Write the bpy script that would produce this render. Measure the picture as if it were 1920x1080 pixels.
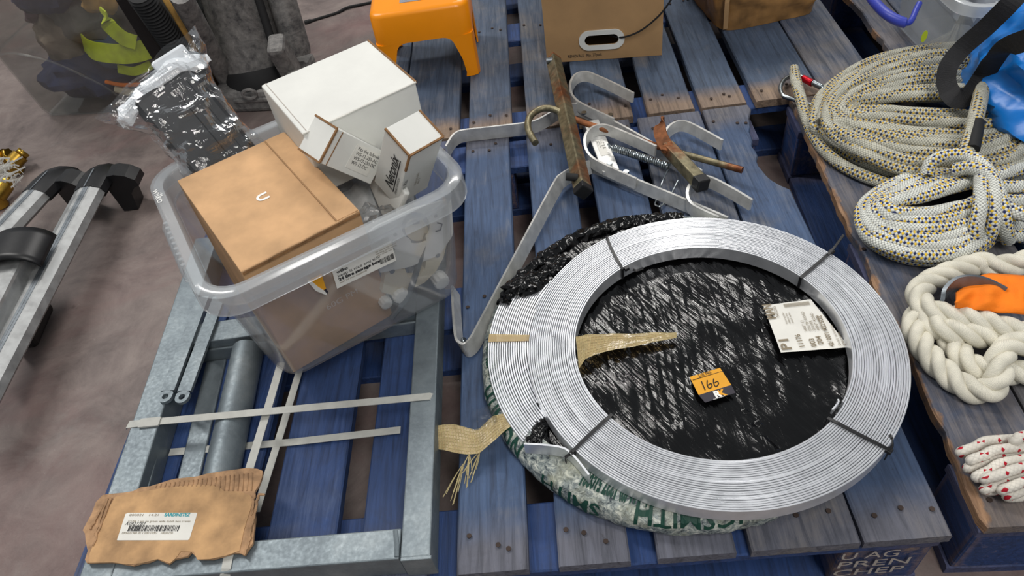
import bpy, bmesh, math, random
from mathutils import Vector, Matrix, Euler, noise
random.seed(7)
for o in list(bpy.data.objects): bpy.data.objects.remove(o, do_unlink=True)
scene = bpy.context.scene
COL = scene.collection
PI = math.pi
R = math.radians
D = 0.16                       # height of the pallet decks above the floor
# ---------------------------------------------------------------- camera
FPX = 1350.0
PITCH, ROLL, YAW = R(46.4), R(10.0), R(-5.5)
CAM = Vector((0, 0, D + 0.95))
_f = Vector((math.sin(YAW)*math.cos(PITCH), math.cos(YAW)*math.cos(PITCH), -math.sin(PITCH)))
_r0 = Vector((math.cos(YAW), -math.sin(YAW), 0)); _d0 = _f.cross(_r0)
_r = math.cos(ROLL)*_r0 + math.sin(ROLL)*_d0; _d = -math.sin(ROLL)*_r0 + math.cos(ROLL)*_d0
cam = bpy.data.objects.new('camera', bpy.data.cameras.new('camera')); COL.objects.link(cam)
cam.data.sensor_width = 36; cam.data.lens = 36*FPX/1920; cam.data.clip_start = .02
cam.matrix_world = Matrix(((_r.x, -_d.x, -_f.x, CAM.x), (_r.y, -_d.y, -_f.y, CAM.y), (_r.z, -_d.z, -_f.z, CAM.z), (0, 0, 0, 1)))
scene.camera = cam
# ---------------------------------------------------------------- world and hall lights
scene.view_settings.view_transform = 'Standard'
scene.view_settings.look = 'None'
scene.view_settings.gamma = 1.0
scene.view_settings.use_curve_mapping = False
scene.view_settings.exposure = 0.0
world = bpy.data.worlds.new('hall'); scene.world = world; world.use_nodes = True
world.node_tree.nodes['Background'].inputs[0].default_value = (.90, .95, 1.0, 1)
world.node_tree.nodes['Background'].inputs[1].default_value = 0.30
def area(name, loc, target, sx, sy, power, col=(1, .97, .93)):
    l = bpy.data.lights.new(name, 'AREA'); l.shape = 'RECTANGLE'; l.size = sx; l.size_y = sy; l.energy = power; l.color = col
    o = bpy.data.objects.new(name, l); COL.objects.link(o); o.location = loc
    d = Vector(target) - Vector(loc); o.rotation_euler = d.to_track_quat('-Z', 'Y').to_euler(); return o
area('hall_lamp_row_far', (.9, 5.2, 4.6), (.2, 1.0, 0), 2.6, .3, 115)
area('hall_lamp_row_left', (-2.6, 2.6, 4.4), (-.2, 1.0, 0), .5, 2.6, 110)
area('hall_lamp_row_over', (.9, -1.3, 4.2), (.1, .9, 0), .6, 2.6, 100)

def P(px, py, z=0.0):
    """a measured picture point on the horizontal level z above the deck -> world"""
    d = _r*((px-960)/FPX) + _d*((py-540)/FPX) + _f
    t = (D + z - CAM.z)/d.z
    return CAM + d*t
# ---------------------------------------------------------------- materials
def lin(c):
    return tuple((v/255/12.92 if v/255 <= .04045 else ((v/255+.055)/1.055)**2.4) for v in c) + (1,)
class NT:
    def __init__(s, name):
        s.m = bpy.data.materials.new(name); s.m.use_nodes = True; s.t = s.m.node_tree; s.n = s.t.nodes; s.l = s.t.links
        s.b = s.n['Principled BSDF']; s.out = s.n['Material Output']
    def new(s, t, **k):
        n = s.n.new(t)
        for a, v in k.items(): setattr(n, a, v)
        return n
    def link(s, a, b): s.l.new(a, b)
    def coord(s, scale=(1, 1, 1), kind='Object', rot=(0, 0, 0)):
        c = s.new('ShaderNodeTexCoord'); m = s.new('ShaderNodeMapping'); m.inputs['Scale'].default_value = scale; m.inputs['Rotation'].default_value = rot
        s.link(c.outputs[kind], m.inputs[0]); return m.outputs[0]
    def noise(s, vec, scale, detail=4, rough=.55, dist=0):
        n = s.new('ShaderNodeTexNoise'); n.inputs['Scale'].default_value = scale; n.inputs['Detail'].default_value = detail
        n.inputs['Roughness'].default_value = rough; n.inputs['Distortion'].default_value = dist
        if vec is not None: s.link(vec, n.inputs['Vector'])
        return n.outputs['Fac']
    def ramp(s, fac, stops, interp='LINEAR'):
        n = s.new('ShaderNodeValToRGB'); n.color_ramp.interpolation = interp
        e = n.color_ramp.elements
        while len(e) < len(stops): e.new(.5)
        for i, (p, c) in enumerate(stops): e[i].position = p; e[i].color = c if len(c) == 4 else lin(c)
        s.link(fac, n.inputs[0]); return n.outputs[0]
    def step(s, fac, a, b):
        n = s.new('ShaderNodeMapRange'); n.inputs['From Min'].default_value = a; n.inputs['From Max'].default_value = b
        s.link(fac, n.inputs['Value']); return n.outputs[0]
    def mix(s, fac, a, b):
        n = s.new('ShaderNodeMix', data_type='RGBA')
        for sock, v in ((n.inputs[0], fac), (n.inputs[6], a), (n.inputs[7], b)):
            if isinstance(v, tuple): sock.default_value = v if len(v) == 4 else lin(v)
            elif isinstance(v, (int, float)): sock.default_value = v
            else: s.link(v, sock)
        return n.outputs[2]
    def math(s, op, a, b=None, clamp=False):
        n = s.new('ShaderNodeMath', operation=op, use_clamp=clamp)
        for i, v in enumerate((a, b)):
            if v is None: continue
            if isinstance(v, (int, float)): n.inputs[i].default_value = v
            else: s.link(v, n.inputs[i])
        return n.outputs[0]
    def bump(s, fac, strength=.3, dist=.002):
        n = s.new('ShaderNodeBump'); n.inputs['Strength'].default_value = strength; n.inputs['Distance'].default_value = dist
        s.link(fac, n.inputs['Height']); s.link(n.outputs[0], s.b.inputs['Normal']); return n
    def base(s, v):
        if isinstance(v, tuple): s.b.inputs['Base Color'].default_value = v if len(v) == 4 else lin(v)
        else: s.link(v, s.b.inputs['Base Color'])
    def set(s, rough=None, metal=None, spec=None):
        if rough is not None:
            if isinstance(rough, (int, float)): s.b.inputs['Roughness'].default_value = rough
            else: s.link(rough, s.b.inputs['Roughness'])
        if metal is not None: s.b.inputs['Metallic'].default_value = metal
        if spec is not None: s.b.inputs['Specular IOR Level'].default_value = spec
        return s.m
def plain(name, c, rough=.6, metal=0, var=.12, scale=30, bump=.1, bscale=120, spec=.4):
    t = NT(name); v = t.coord(); n = t.noise(v, scale, 5)
    lo = tuple(int(x*(1-var)) for x in c); hi = tuple(min(255, int(x*(1+var*.6))) for x in c)
    t.base(t.ramp(n, [(.3, lo), (.7, hi)]))
    if bump: t.bump(t.noise(v, bscale, 4), bump, .002)
    return t.set(rough, metal, spec)
def paint_wood(name, blue=(58, 84, 128), wood=(104, 98, 92), tan=(150, 122, 92), wear=.5, ends=.6, splinter=0):
    t = NT(name); info = t.new('ShaderNodeObjectInfo')
    c = t.new('ShaderNodeTexCoord')
    mp = t.new('ShaderNodeMapping'); mp.inputs['Scale'].default_value = (38, 2.4, 38); t.link(c.outputs['Object'], mp.inputs[0])
    off = t.new('ShaderNodeVectorMath', operation='ADD'); t.link(mp.outputs[0], off.inputs[0])
    cmb = t.new('ShaderNodeCombineXYZ')
    for i in range(3): t.link(t.math('MULTIPLY', info.outputs['Random'], 31.7), cmb.inputs[i])
    t.link(cmb.outputs[0], off.inputs[1]); gv = off.outputs[0]
    off2 = t.new('ShaderNodeVectorMath', operation='ADD'); t.link(c.outputs['Object'], off2.inputs[0]); t.link(cmb.outputs[0], off2.inputs[1]); pv = off2.outputs[0]
    grain = t.noise(gv, 3.0, 7, .65, .6)
    patch = t.noise(pv, 7, 6, .6, .4); big = t.noise(pv, 3.0, 4, .6)
    uv = t.new('ShaderNodeSeparateXYZ'); t.link(c.outputs['UV'], uv.inputs[0])
    vdist = t.math('MULTIPLY', t.math('ABSOLUTE', t.math('SUBTRACT', uv.outputs[1], .5)), 2)   # 1 at the board ends
    endm = t.step(t.math('ADD', vdist, t.math('MULTIPLY', t.math('SUBTRACT', patch, .5), .16)), .82, .93)
    bl = t.ramp(grain, [(.25, tuple(int(x*.62) for x in blue)), (.5, blue), (.8, tuple(min(255, int(x*1.22)) for x in blue))])
    bl = t.mix(t.math('MULTIPLY', t.step(big, .4, .7), .45), bl, (48, 58, 78))
    wd = t.ramp(grain, [(.2, tuple(int(x*.5) for x in wood)), (.45, wood), (.75, tuple(int(x*1.25) for x in wood))])
    tn = t.ramp(grain, [(.2, tuple(int(x*.45) for x in tan)), (.5, tan), (.8, tuple(min(255, int(x*1.15)) for x in tan))])
    wm = t.step(t.math('ADD', t.math('ADD', t.math('MULTIPLY', patch, .75), t.math('MULTIPLY', grain, .45)), t.math('MULTIPLY', t.math('SUBTRACT', info.outputs['Random'], .5), .25)), .86-wear*.5, 1.05-wear*.45)
    col = t.mix(t.math('MULTIPLY', wm, .8), bl, wd)
    col = t.mix(t.math('MULTIPLY', endm, ends), col, tn)
    if splinter:
        sm = t.step(t.math('ADD', uv.outputs[0], t.math('MULTIPLY', t.math('SUBTRACT', t.noise(pv, 16, 5, .6), .5), splinter*4)), splinter*1.3, splinter*.9)
        col = t.mix(sm, col, t.ramp(grain, [(.3, (96, 72, 56)), (.55, (158, 124, 96)), (.8, (196, 156, 122))]))
    dk = t.step(t.noise(pv, 11, 7, .7, 1.0), .52, .72)
    col = t.mix(t.math('MULTIPLY', dk, .35), col, (44, 44, 50))
    spots = t.step(t.noise(pv, 55, 3, .7), .70, .78)
    col = t.mix(t.math('MULTIPLY', spots, .5), col, (40, 36, 36))
    t.base(col); t.bump(t.math('ADD', grain, t.math('MULTIPLY', patch, .6)), .55, .004)
    return t.set(.62, 0, .35)
def galv():
    t = NT('galvanised_steel'); v = t.coord()
    sp = t.new('ShaderNodeTexVoronoi'); sp.inputs['Scale'].default_value = 90; t.link(v, sp.inputs['Vector'])
    n = t.noise(v, 14, 6, .65); n2 = t.noise(v, 160, 3)
    c = t.ramp(n, [(.3, (104, 113, 119)), (.55, (128, 138, 143)), (.8, (156, 164, 167))])
    c = t.mix(t.math('MULTIPLY', sp.outputs['Color'], .12), c, (120, 130, 138))
    t.base(c); t.bump(t.math('ADD', n2, n), .14, .002)
    return t.set(t.ramp(n2, [(.3, (.44,)*3+(1,)), (.7, (.6,)*3+(1,))]), .6)
def alu(name='brushed_aluminium', c=(205, 207, 208), rough=.36, metal=.95, lo=.86):
    t = NT(name); v = t.coord(); n = t.noise(v, 40, 5, .6)
    t.base(t.ramp(n, [(.3, tuple(int(x*lo) for x in c)), (.7, c)])); t.bump(t.noise(v, 220, 3), .08, .001)
    return t.set(t.ramp(n, [(.3, (rough*(lo-.06),)*3+(1,)), (.7, (rough*(2.11-lo),)*3+(1,))]), metal)
def film(name, tint=(235, 240, 245), haze=.12, hazecol=None, bscale=40, bstr=.6, gloss=.12, edge=.55):
    """thin plastic sheet: see-through, milky by 'haze', glossy coat that grows at grazing angles"""
    t = NT(name); t.n.remove(t.b)
    tr = t.new('ShaderNodeBsdfTransparent'); tr.inputs[0].default_value = lin(tint)
    df = t.new('ShaderNodeBsdfPrincipled'); df.inputs['Base Color'].default_value = lin(hazecol or tint); df.inputs['Roughness'].default_value = .45
    gl = t.new('ShaderNodeBsdfGlossy'); gl.inputs['Roughness'].default_value = gloss
    lw = t.new('ShaderNodeLayerWeight'); lw.inputs[0].default_value = .35
    bp = t.new('ShaderNodeBump'); bp.inputs['Strength'].default_value = bstr; bp.inputs['Distance'].default_value = .006
    v = t.coord(); t.link(t.noise(v, bscale, 5, .6, .8), bp.inputs['Height'])
    for n in (gl, lw, df): t.link(bp.outputs[0], n.inputs['Normal'])
    m1 = t.new('ShaderNodeMixShader'); m1.inputs[0].default_value = haze; t.link(tr.outputs[0], m1.inputs[1]); t.link(df.outputs[0], m1.inputs[2])
    m2 = t.new('ShaderNodeMixShader'); t.link(t.math('ADD', t.math('MULTIPLY', lw.outputs['Fresnel'], edge), .03, True), m2.inputs[0])
    t.link(m1.outputs[0], m2.inputs[1]); t.link(gl.outputs[0], m2.inputs[2]); t.link(m2.outputs[0], t.out.inputs[0])
    return t.m
def rope_mat(name, base, flecks, n_around, v_len, rough=.8, weave=1, line=.55, band=None):
    """braided rope: diamonds on two crossing helices, some of them coloured. uv.x runs round, uv.y runs along in metres"""
    t = NT(name); c = t.new('ShaderNodeTexCoord'); uv = t.new('ShaderNodeSeparateXYZ'); t.link(c.outputs['UV'], uv.inputs[0])
    u = t.math('MULTIPLY', uv.outputs[0], n_around); w = t.math('MULTIPLY', uv.outputs[1], 1/v_len)
    a = t.math('ADD', u, w); b = t.math('SUBTRACT', w, u)
    fa = t.math('FLOOR', a); fb = t.math('FLOOR', b)
    hgt = t.math('MULTIPLY', t.math('SINE', t.math('MULTIPLY', t.math('FRACT', a), PI)), t.math('SINE', t.math('MULTIPLY', t.math('FRACT', b), PI)))
    v = t.coord(); nz = t.noise(v, 30, 4)
    col = t.ramp(nz, [(.3, tuple(int(x*.86) for x in base)), (.7, base)])
    col = t.mix(t.step(hgt, .35, .0), col, tuple(int(x*line) for x in base))
    if band:
        bm_ = t.math('LESS_THAN', t.math('FLOORED_MODULO', t.math('ADD', t.math('MULTIPLY', u, 2), t.math('MULTIPLY', w, .4)), band[0]), band[1])
    for (ma, ra, mb, rb, fc) in flecks:
        ia = t.math('COMPARE', t.math('FLOORED_MODULO', fa, ma), ra); ib = t.math('COMPARE', t.math('FLOORED_MODULO', fb, mb), rb)
        ia.node.inputs[2].default_value = .1; ib.node.inputs[2].default_value = .1
        col = t.mix(t.math('MULTIPLY', t.math('MULTIPLY', t.math('MULTIPLY', ia, ib), t.step(hgt, .05, .2)), bm_ if band else 1.0), col, fc)
    t.base(col); t.bump(hgt, .5*weave, .0015)
    return t.set(rough, 0, .25)
M = {}
def concrete():
    t = NT('painted_concrete'); v = t.coord()
    a = t.noise(v, 1.6, 8, .62, .4); b = t.noise(v, 7, 8, .7, .6); c = t.noise(v, 60, 5, .7)
    col = t.ramp(b, [(.28, (84, 74, 72)), (.5, (116, 104, 100)), (.75, (140, 128, 122))])
    col = t.mix(t.math('MULTIPLY', t.step(a, .48, .66), .6), col, (120, 82, 80))
    col = t.mix(t.math('MULTIPLY', t.step(t.noise(v, 4.3, 7, .65), .60, .75), .45), col, (136, 134, 130))
    col = t.mix(t.math('MULTIPLY', t.step(t.noise(v, 24, 8, .75, 1.2), .66, .74), .5), col, (166, 158, 152))
    col = t.mix(t.math('MULTIPLY', t.step(t.noise(v, 12, 6, .7), .66, .72), .4), col, (62, 52, 50))
    col = t.mix(t.math('MULTIPLY', t.step(t.noise(v, 150, 4, .8), .55, .75), .35), col, (84, 76, 72))
    col = t.mix(t.math('MULTIPLY', t.step(t.noise(v, 90, 4, .8), .62, .74), .4), col, (152, 144, 138))
    t.base(col); t.bump(t.math('ADD', b, c), .25, .003); return t.set(.55, 0, .4)
M['floor'] = concrete()
M['deck'] = paint_wood('worn_blue_deck_paint', (68, 87, 118), (98, 97, 97), (122, 112, 102), .46, .45)
M['deck_blue'] = paint_wood('intact_shaded_blue_paint', (50, 74, 122), (74, 84, 106), (112, 106, 98), .25, .4)  # intact paint, its blue also darkened for the shade under the frame
M['card'] = plain('scuffed_brown_card', (184, 146, 104), .8, 0, .22, 22, .25, 50)
M['card_core'] = plain('torn_card_fibres', (172, 136, 102), .9, 0, .2, 60, .4, 200)
M['deck_far'] = paint_wood('worn_blue_grey_deck_paint', (72, 86, 106), (96, 93, 91), (146, 122, 98), .5, .75)
M['deck_grey'] = paint_wood('bare_weathered_deck_wood', (70, 88, 116), (102, 98, 96), (128, 112, 96), .85, .5)
M['deck_split'] = paint_wood('splintered_deck_wood', (66, 86, 118), (102, 96, 94), (128, 110, 92), .8, .4, .085)
M['under'] = paint_wood('solid_blue_paint', (40, 66, 116), (64, 74, 96), (120, 100, 80), .12, .25)
M['block'] = paint_wood('chipped_blue_block', (36, 62, 112), (128, 104, 70), (160, 124, 80), .46, .2)
M['galv'] = galv()
M['alu'] = alu('brushed_aluminium', (220, 220, 217), .40, .5); M['alu_coil'] = alu('bright_aluminium_strip', (240, 242, 246), .31, .72, .94)
M['alu_bar'] = alu('dull_aluminium_profile', (178, 180, 180), .42, .6)
M['black_plastic'] = plain('black_plastic', (26, 26, 28), .4, 0, .2, 20, .08)
M['black_rubber'] = plain('black_rubber', (30, 30, 31), .75)
M['strap'] = plain('white_plastic_strap', (184, 184, 177), .5, 0, .05, 60, .15, 300)
M['kraft'] = plain('kraft_board', (196, 156, 114), .75, 0, .12, 14, .12, 60)
M['kraft_box'] = plain('brown_removal_board', (176, 140, 98), .8, 0, .08, 8, .12, 60)
M['kraft_tape'] = plain('taped_brown_board', (150, 112, 68), .28, 0, .3, 14, .5, 30)
M['kraft_dark'] = plain('kraft_board_fold', (150, 116, 80), .75, 0, .1, 12, .12, 60)  # darker kraft tone for the fold line of the top flap
M['kraft_core'] = plain('kraft_cut_edge', (136, 100, 66), .85, 0, .2, 70)
M['white_board'] = plain('white_board', (222, 222, 216), .6, 0, .05, 7, .1, 70)
M['white_plastic'] = plain('white_plastic', (226, 226, 220), .4, 0, .04, 10, 0)
M['foam'] = plain('white_foam_sheet', (232, 236, 240), .5, 0, .08, 30, .4, 80)
M['pale_stuff'] = plain('pale_wrapped_parts', (176, 178, 178), .5, 0, .2, 30, .5, 60)
M['ivory'] = plain('ivory_plastic', (222, 210, 184), .5, 0, .06, 12, .05)
M['paper'] = plain('white_paper', (226, 224, 216), .7, 0, .05, 14, .05)
M['ink'] = plain('black_ink', (40, 40, 42), .7, 0, 0, 10, 0)
M['ink_grey'] = plain('grey_brown_ink', (136, 124, 104), .7, 0, 0, 10, 0)
M['ink_teal'] = plain('teal_ink', (30, 150, 160), .7, 0, 0, 10, 0)
M['ink_green'] = plain('dark_green_ink', (14, 62, 50), .6, 0, 0, 10, 0)
M['ink_white'] = plain('white_ink', (236, 236, 232), .6, 0, 0, 10, 0)
M['ink_light'] = plain('light_print_on_kraft', (226, 210, 190), .7, 0, 0, 10, 0)
M['bin_cloth'] = plain('grey_blue_cloth', (140, 146, 154), .85, 0, .2, 18, .4, 90)
M['ink_pale'] = plain('faded_pale_ink', (168, 160, 152), .7, 0, 0, 10, 0)
M['orange_plastic'] = plain('orange_plastic', (250, 150, 6), .32, 0, .04, 5, .04, 20)
M['orange_card'] = plain('orange_card', (226, 160, 36), .6, 0, .04, 20, .03)
M['orange_cloth'] = plain('orange_cloth', (250, 128, 18), .8, 0, .06, 30, .3, 300)
M['nail'] = plain('rusty_nail_heads', (66, 54, 48), .75, .2)
M['rust'] = plain('rusty_steel', (134, 84, 52), .7, .3, .4, 30, .5, 150)
def olive_steel():
    t = NT('brassy_rusting_steel'); v = t.coord(); n = t.noise(v, 9, 6, .6); n2 = t.noise(v, 70, 5)
    c = t.ramp(n2, [(.3, (96, 90, 70)), (.6, (138, 130, 104)), (.8, (164, 152, 120))])
    c = t.mix(t.step(n, .5, .62), c, t.ramp(n2, [(.3, (98, 56, 36)), (.7, (150, 96, 58))]))
    t.base(c); t.bump(n2, .3, .002); return t.set(.45, .7)
M['olive'] = olive_steel()
M['zinc'] = alu('zinc_plate', (176, 184, 188), .28, 1)
M['steel_dark'] = alu('dull_grey_steel', (136, 142, 148), .42, .85)
M['brass'] = alu('brass', (196, 158, 70), .35, 1)
M['film_black'] = None
def black_film():
    t = NT('black_stretch_film'); v = t.coord((1, 1, 1)); 
    def strk(ang, sc):
        a = t.coord(rot=(0, 0, ang)); m = t.new('ShaderNodeMapping'); m.inputs['Scale'].default_value = sc; t.link(a, m.inputs[0]); return m.outputs[0]
    s1 = strk(R(-32), (190, 5, 5)); s2 = strk(R(-4), (150, 4, 4))
    h = t.math('ADD', t.noise(s1, 1, 3, .5, .2), t.math('MULTIPLY', t.noise(s2, 1, 3, .5, .2), .8))
    h = t.math('ADD', h, t.math('MULTIPLY', t.noise(v, 40, 4, .6, .5), .30))
    t.base((7, 7, 8)); t.bump(h, .6, .0020); return t.set(.14, 0, .42)
M['film_black'] = black_film()
def printed_tape():
    t = NT('crinkled_clear_tape'); v = t.coord(); n = t.noise(v, 90, 6, .7, .8); n2 = t.noise(v, 20, 5, .6)
    c = t.ramp(n, [(.36, (40, 52, 62)), (.5, (140, 150, 148)), (.64, (226, 228, 216))])
    c = t.mix(t.math('MULTIPLY', t.step(n2, .5, .66), .6), c, (176, 176, 150))
    t.base(c); t.bump(n, .8, .004); return t.set(.22, 0, .6)
M['tape_print'] = printed_tape()
M['tape_tan'] = film('tan_tape', (214, 186, 130), .72, (206, 180, 128), 60, .3, .3, .2)
M['hessian'] = plain('frayed_scrim', (206, 190, 142), .85, 0, .15, 90, .6, 400)
M['tub'] = film('clear_tub_wall', (252, 252, 253), .10, (214, 217, 219), 3, .05, .1, .22)
M['tub_rim'] = film('milky_tub_rim', (250, 251, 252), .24, (226, 230, 232), 3, .05, .14, .25)
M['tub_far'] = film('dull_clear_bin_wall', (248, 249, 248), .055, (150, 154, 150), 3, .05, .12, .2)
M['bin'] = film('clear_bin_wall', (250, 251, 252), .22, (216, 221, 225), 3, .05, .12, .3)
M['bin_rim'] = film('milky_bin_rim', (250, 251, 252), .42, (226, 230, 232), 3, .05, .12, .3)
M['bag'] = film('crinkled_clear_bag', (250, 251, 252), .02, (226, 232, 238), 22, .5, .05, .55)
M['blue_handle'] = plain('blue_plastic_clip', (54, 66, 168), .38, 0, .06, 10, 0)
M['tarp'] = plain('blue_tarpaulin', (22, 118, 204), .28, 0, .1, 10, .25, 40)
M['webbing'] = plain('black_webbing', (24, 24, 27), .7, 0, .2, 60, .5, 500)
M['dusty'] = None
def dusty():
    t = NT('dusty_black_metal'); v = t.coord(); n = t.noise(v, 5, 8, .75, .8); n2 = t.noise(v, 50, 5, .75)
    f = t.step(t.math('ADD', t.math('MULTIPLY', n, .7), t.math('MULTIPLY', n2, .5)), .43, .76)
    t.base(t.mix(f, (44, 44, 48), (152, 149, 145))); t.bump(n2, .3, .003); return t.set(.7, .1)
M['dusty'] = dusty()
M['rope'] = rope_mat('white_rope_navy_yellow_flecks', (236, 238, 230), [(2, 0, 2, 0, (34, 46, 96)), (2, 1, 2, 1, (232, 190, 46))], 10, .0052, band=(10, 5.5))
M['rope_dull'] = rope_mat('grey_rope_navy_yellow_flecks', (208, 206, 190), [(2, 0, 2, 0, (44, 52, 78)), (2, 1, 2, 1, (206, 170, 70))], 10, .0052, band=(10, 5.5))
M['rope_red'] = rope_mat('white_cord_red_flecks', (232, 226, 214), [(4, 0, 3, 0, (172, 28, 44))], 5, .0062, .8, .5, .86)
M['rope_cream'] = rope_mat('cream_twisted_rope', (255, 250, 232), [], 26, .0011, .7, .5)
M['red_metal'] = alu('red_anodised', (210, 24, 44), .3, .7)
M['hivis'] = plain('yellow_green_cloth', (196, 210, 30), .7)
for k, c in dict(navy=(40, 50, 84), greycl=(98, 96, 90), taupe=(124, 112, 98), darkcl=(48, 52, 56), bluecl=(70, 100, 134), plum=(84, 62, 72), olivecl=(62, 74, 60), ochre=(170, 132, 70)).items():
    M[k] = plain('cloth_'+k, c, .85, 0, .25, 18, .5, 90)
M['sticker_green'] = plain('lime_sticker', (190, 205, 40), .5, 0, 0, 10, 0)
M['dark_card'] = plain('charcoal_card', (46, 42, 52), .55, 0, .05, 20, 0)
M['silver_label'] = plain('grey_foil_label', (150, 150, 158), .4, .2, .05, 10, 0)
# ---------------------------------------------------------------- mesh helpers
class MB:
    def __init__(s): s.v = []; s.f = []; s.uv = {}; s.sm = []
    def add(s, verts, faces, uvs=None, smooth=False):
        o = len(s.v); s.v += [Vector(v) for v in verts]
        for i, f in enumerate(faces):
            if uvs: s.uv[len(s.f)] = uvs[i]
            s.f.append([j+o for j in f]); s.sm.append(smooth)
        return s
    def box(s, c, size, rot=None, bev=0):
        c = Vector(c); h = Vector(size)/2; Rm = rot or Matrix.Identity(3)
        if bev:
            b = min(bev, min(h)*.9); vs = []; fs = []
            bm = bmesh.new(); bmesh.ops.create_cube(bm, size=1)
            for v in bm.verts: v.co = Vector((v.co.x*size[0], v.co.y*size[1], v.co.z*size[2]))
            bmesh.ops.bevel(bm, geom=bm.edges[:], offset=b, segments=2, profile=.5, affect='EDGES')
            bm.verts.index_update(); vs = [c + Rm @ v.co for v in bm.verts]; fs = [[v.index for v in f.verts] for f in bm.faces]; bm.free()
            return s.add(vs, fs)
        vs = [c + Rm @ Vector((x*h.x, y*h.y, z*h.z)) for x in (-1, 1) for y in (-1, 1) for z in (-1, 1)]
        return s.add(vs, [[0, 1, 3, 2], [4, 6, 7, 5], [0, 4, 5, 1], [2, 3, 7, 6], [0, 2, 6, 4], [1, 5, 7, 3]])
    def prism(s, outline, thick, up=Vector((0, 0, 1))):
        n = len(outline); a = [Vector(p) for p in outline]; b = [p + up*thick for p in a]
        return s.add(a+b, [list(range(n))[::-1], [i+n for i in range(n)]] + [[i, (i+1) % n, n+(i+1) % n, n+i] for i in range(n)])
    def loft(s, rings, closed=True, cap=(False, False), smooth=True, uvs=None):
        n = len(rings[0]); vs = [p for r in rings for p in r]; fs = []; us = []
        for i in range(len(rings)-1):
            for j in range(n if closed else n-1):
                k = (j+1) % n; fs.append([i*n+j, i*n+k, (i+1)*n+k, (i+1)*n+j])
                if uvs: us.append([(j/n, uvs[i]), ((j+1)/n, uvs[i]), ((j+1)/n, uvs[i+1]), (j/n, uvs[i+1])])
        o = len(s.v); s.add(vs, fs, us if uvs else None, smooth)
        if cap[0]: s.f.append([o+j for j in range(n)][::-1]); s.sm.append(False)
        if cap[1]: s.f.append([o+(len(rings)-1)*n+j for j in range(n)]); s.sm.append(False)
        return s
    def tube(s, pts, rad, n=10, closed=False, cap=True, twist=0):
        pts = [Vector(p) for p in pts]; m = len(pts); fr = frames(pts, closed); L = [0.0]
        for i in range(1, m): L.append(L[-1] + (pts[i]-pts[i-1]).length)
        rings = []
        for i, (T, N, B) in enumerate(fr):
            r = rad(L[i]/max(L[-1], 1e-9)) if callable(rad) else rad
            rings.append([pts[i] + (N*math.cos(2*PI*j/n) + B*math.sin(2*PI*j/n))*r for j in range(n)])
        if closed: rings.append(rings[0]); L.append(L[-1] + (pts[0]-pts[-1]).length)
        return s.loft(rings, True, (cap and not closed, cap and not closed), True, L)
    def ribbon(s, pts, wdir, w, t, closed=False):
        """flat bar: width w along wdir (vector, or list), thickness t across"""
        pts = [Vector(p) for p in pts]; fr = frames(pts, closed); rings = []
        for i, (T, N, B) in enumerate(fr):
            wd = Vector(wdir[i] if isinstance(wdir, list) else wdir); wd = (wd - T*wd.dot(T)).normalized(); nd = T.cross(wd).normalized()
            c = t*.22
            rings.append([pts[i] + wd*(a*w/2) + nd*(b*t/2) for a, b in ((-1, -1), (1, -1), (1, 1), (-1, 1))])
        if closed: rings.append(rings[0])
        return s.loft(rings, True, (not closed, not closed), False)
    def grid(s, fn, nu, nv, smooth=True):
        vs = [fn(i/nu, j/nv) for i in range(nu+1) for j in range(nv+1)]; fs = []; us = []
        for i in range(nu):
            for j in range(nv):
                a = i*(nv+1)+j; fs.append([a, a+nv+1, a+nv+2, a+1])
                us.append([(i/nu, j/nv), ((i+1)/nu, j/nv), ((i+1)/nu, (j+1)/nv), (i/nu, (j+1)/nv)])
        return s.add(vs, fs, us, smooth)
    def build(s, name, mat, parent=None, local=False, kind=None, origin=None, fixn=True):
        me = bpy.data.meshes.new(name); base = wl(parent) if parent else Vector((0, 0, 0))
        if not parent and not local and origin is None:
            lo = [min(v[i] for v in s.v) for i in range(3)]; hi = [max(v[i] for v in s.v) for i in range(3)]
            origin = Vector(((lo[0]+hi[0])/2, (lo[1]+hi[1])/2, lo[2]))
        if origin is not None and not parent: base = Vector(origin)
        if local: base = Vector((0, 0, 0))
        me.from_pydata([v-base for v in s.v], [], s.f)
        me.polygons.foreach_set('use_smooth', s.sm)
        uvl = me.uv_layers.new(name='UVMap')
        if s.uv:
            for p in me.polygons:
                u = s.uv.get(p.index)
                if u:
                    for k, li in enumerate(p.loop_indices): uvl.data[li].uv = u[k]
        if fixn:
            bm = bmesh.new(); bm.from_mesh(me); bmesh.ops.recalc_face_normals(bm, faces=bm.faces[:])
            for e in bm.edges:
                if len(e.link_faces) == 2 and e.calc_face_angle(0) > .7: e.smooth = False
            bm.to_mesh(me); bm.free()
        me.materials.append(M[mat] if isinstance(mat, str) else mat)
        o = bpy.data.objects.new(name, me); COL.objects.link(o)
        if parent: o.parent = parent
        elif not local: o.location = base
        if kind: o['kind'] = kind
        return o
def wl(o):
    v = Vector((0, 0, 0))
    while o: v = v + o.location; o = o.parent
    return v
def frames(pts, closed=False):
    m = len(pts); T = []
    for i in range(m):
        a = pts[(i-1) % m] if (closed or i > 0) else pts[0]; b = pts[(i+1) % m] if (closed or i < m-1) else pts[-1]
        t = (b-a); T.append(t.normalized() if t.length > 1e-9 else Vector((1, 0, 0)))
    up = Vector((0, 0, 1)) if abs(T[0].z) < .9 else Vector((1, 0, 0))
    N = (up - T[0]*up.dot(T[0])).normalized(); out = []
    for i in range(m):
        if i:
            q = T[i-1].rotation_difference(T[i]); N = q @ N; N = (N - T[i]*N.dot(T[i])).normalized()
        out.append((T[i], N, T[i].cross(N)))
    return out
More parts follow.
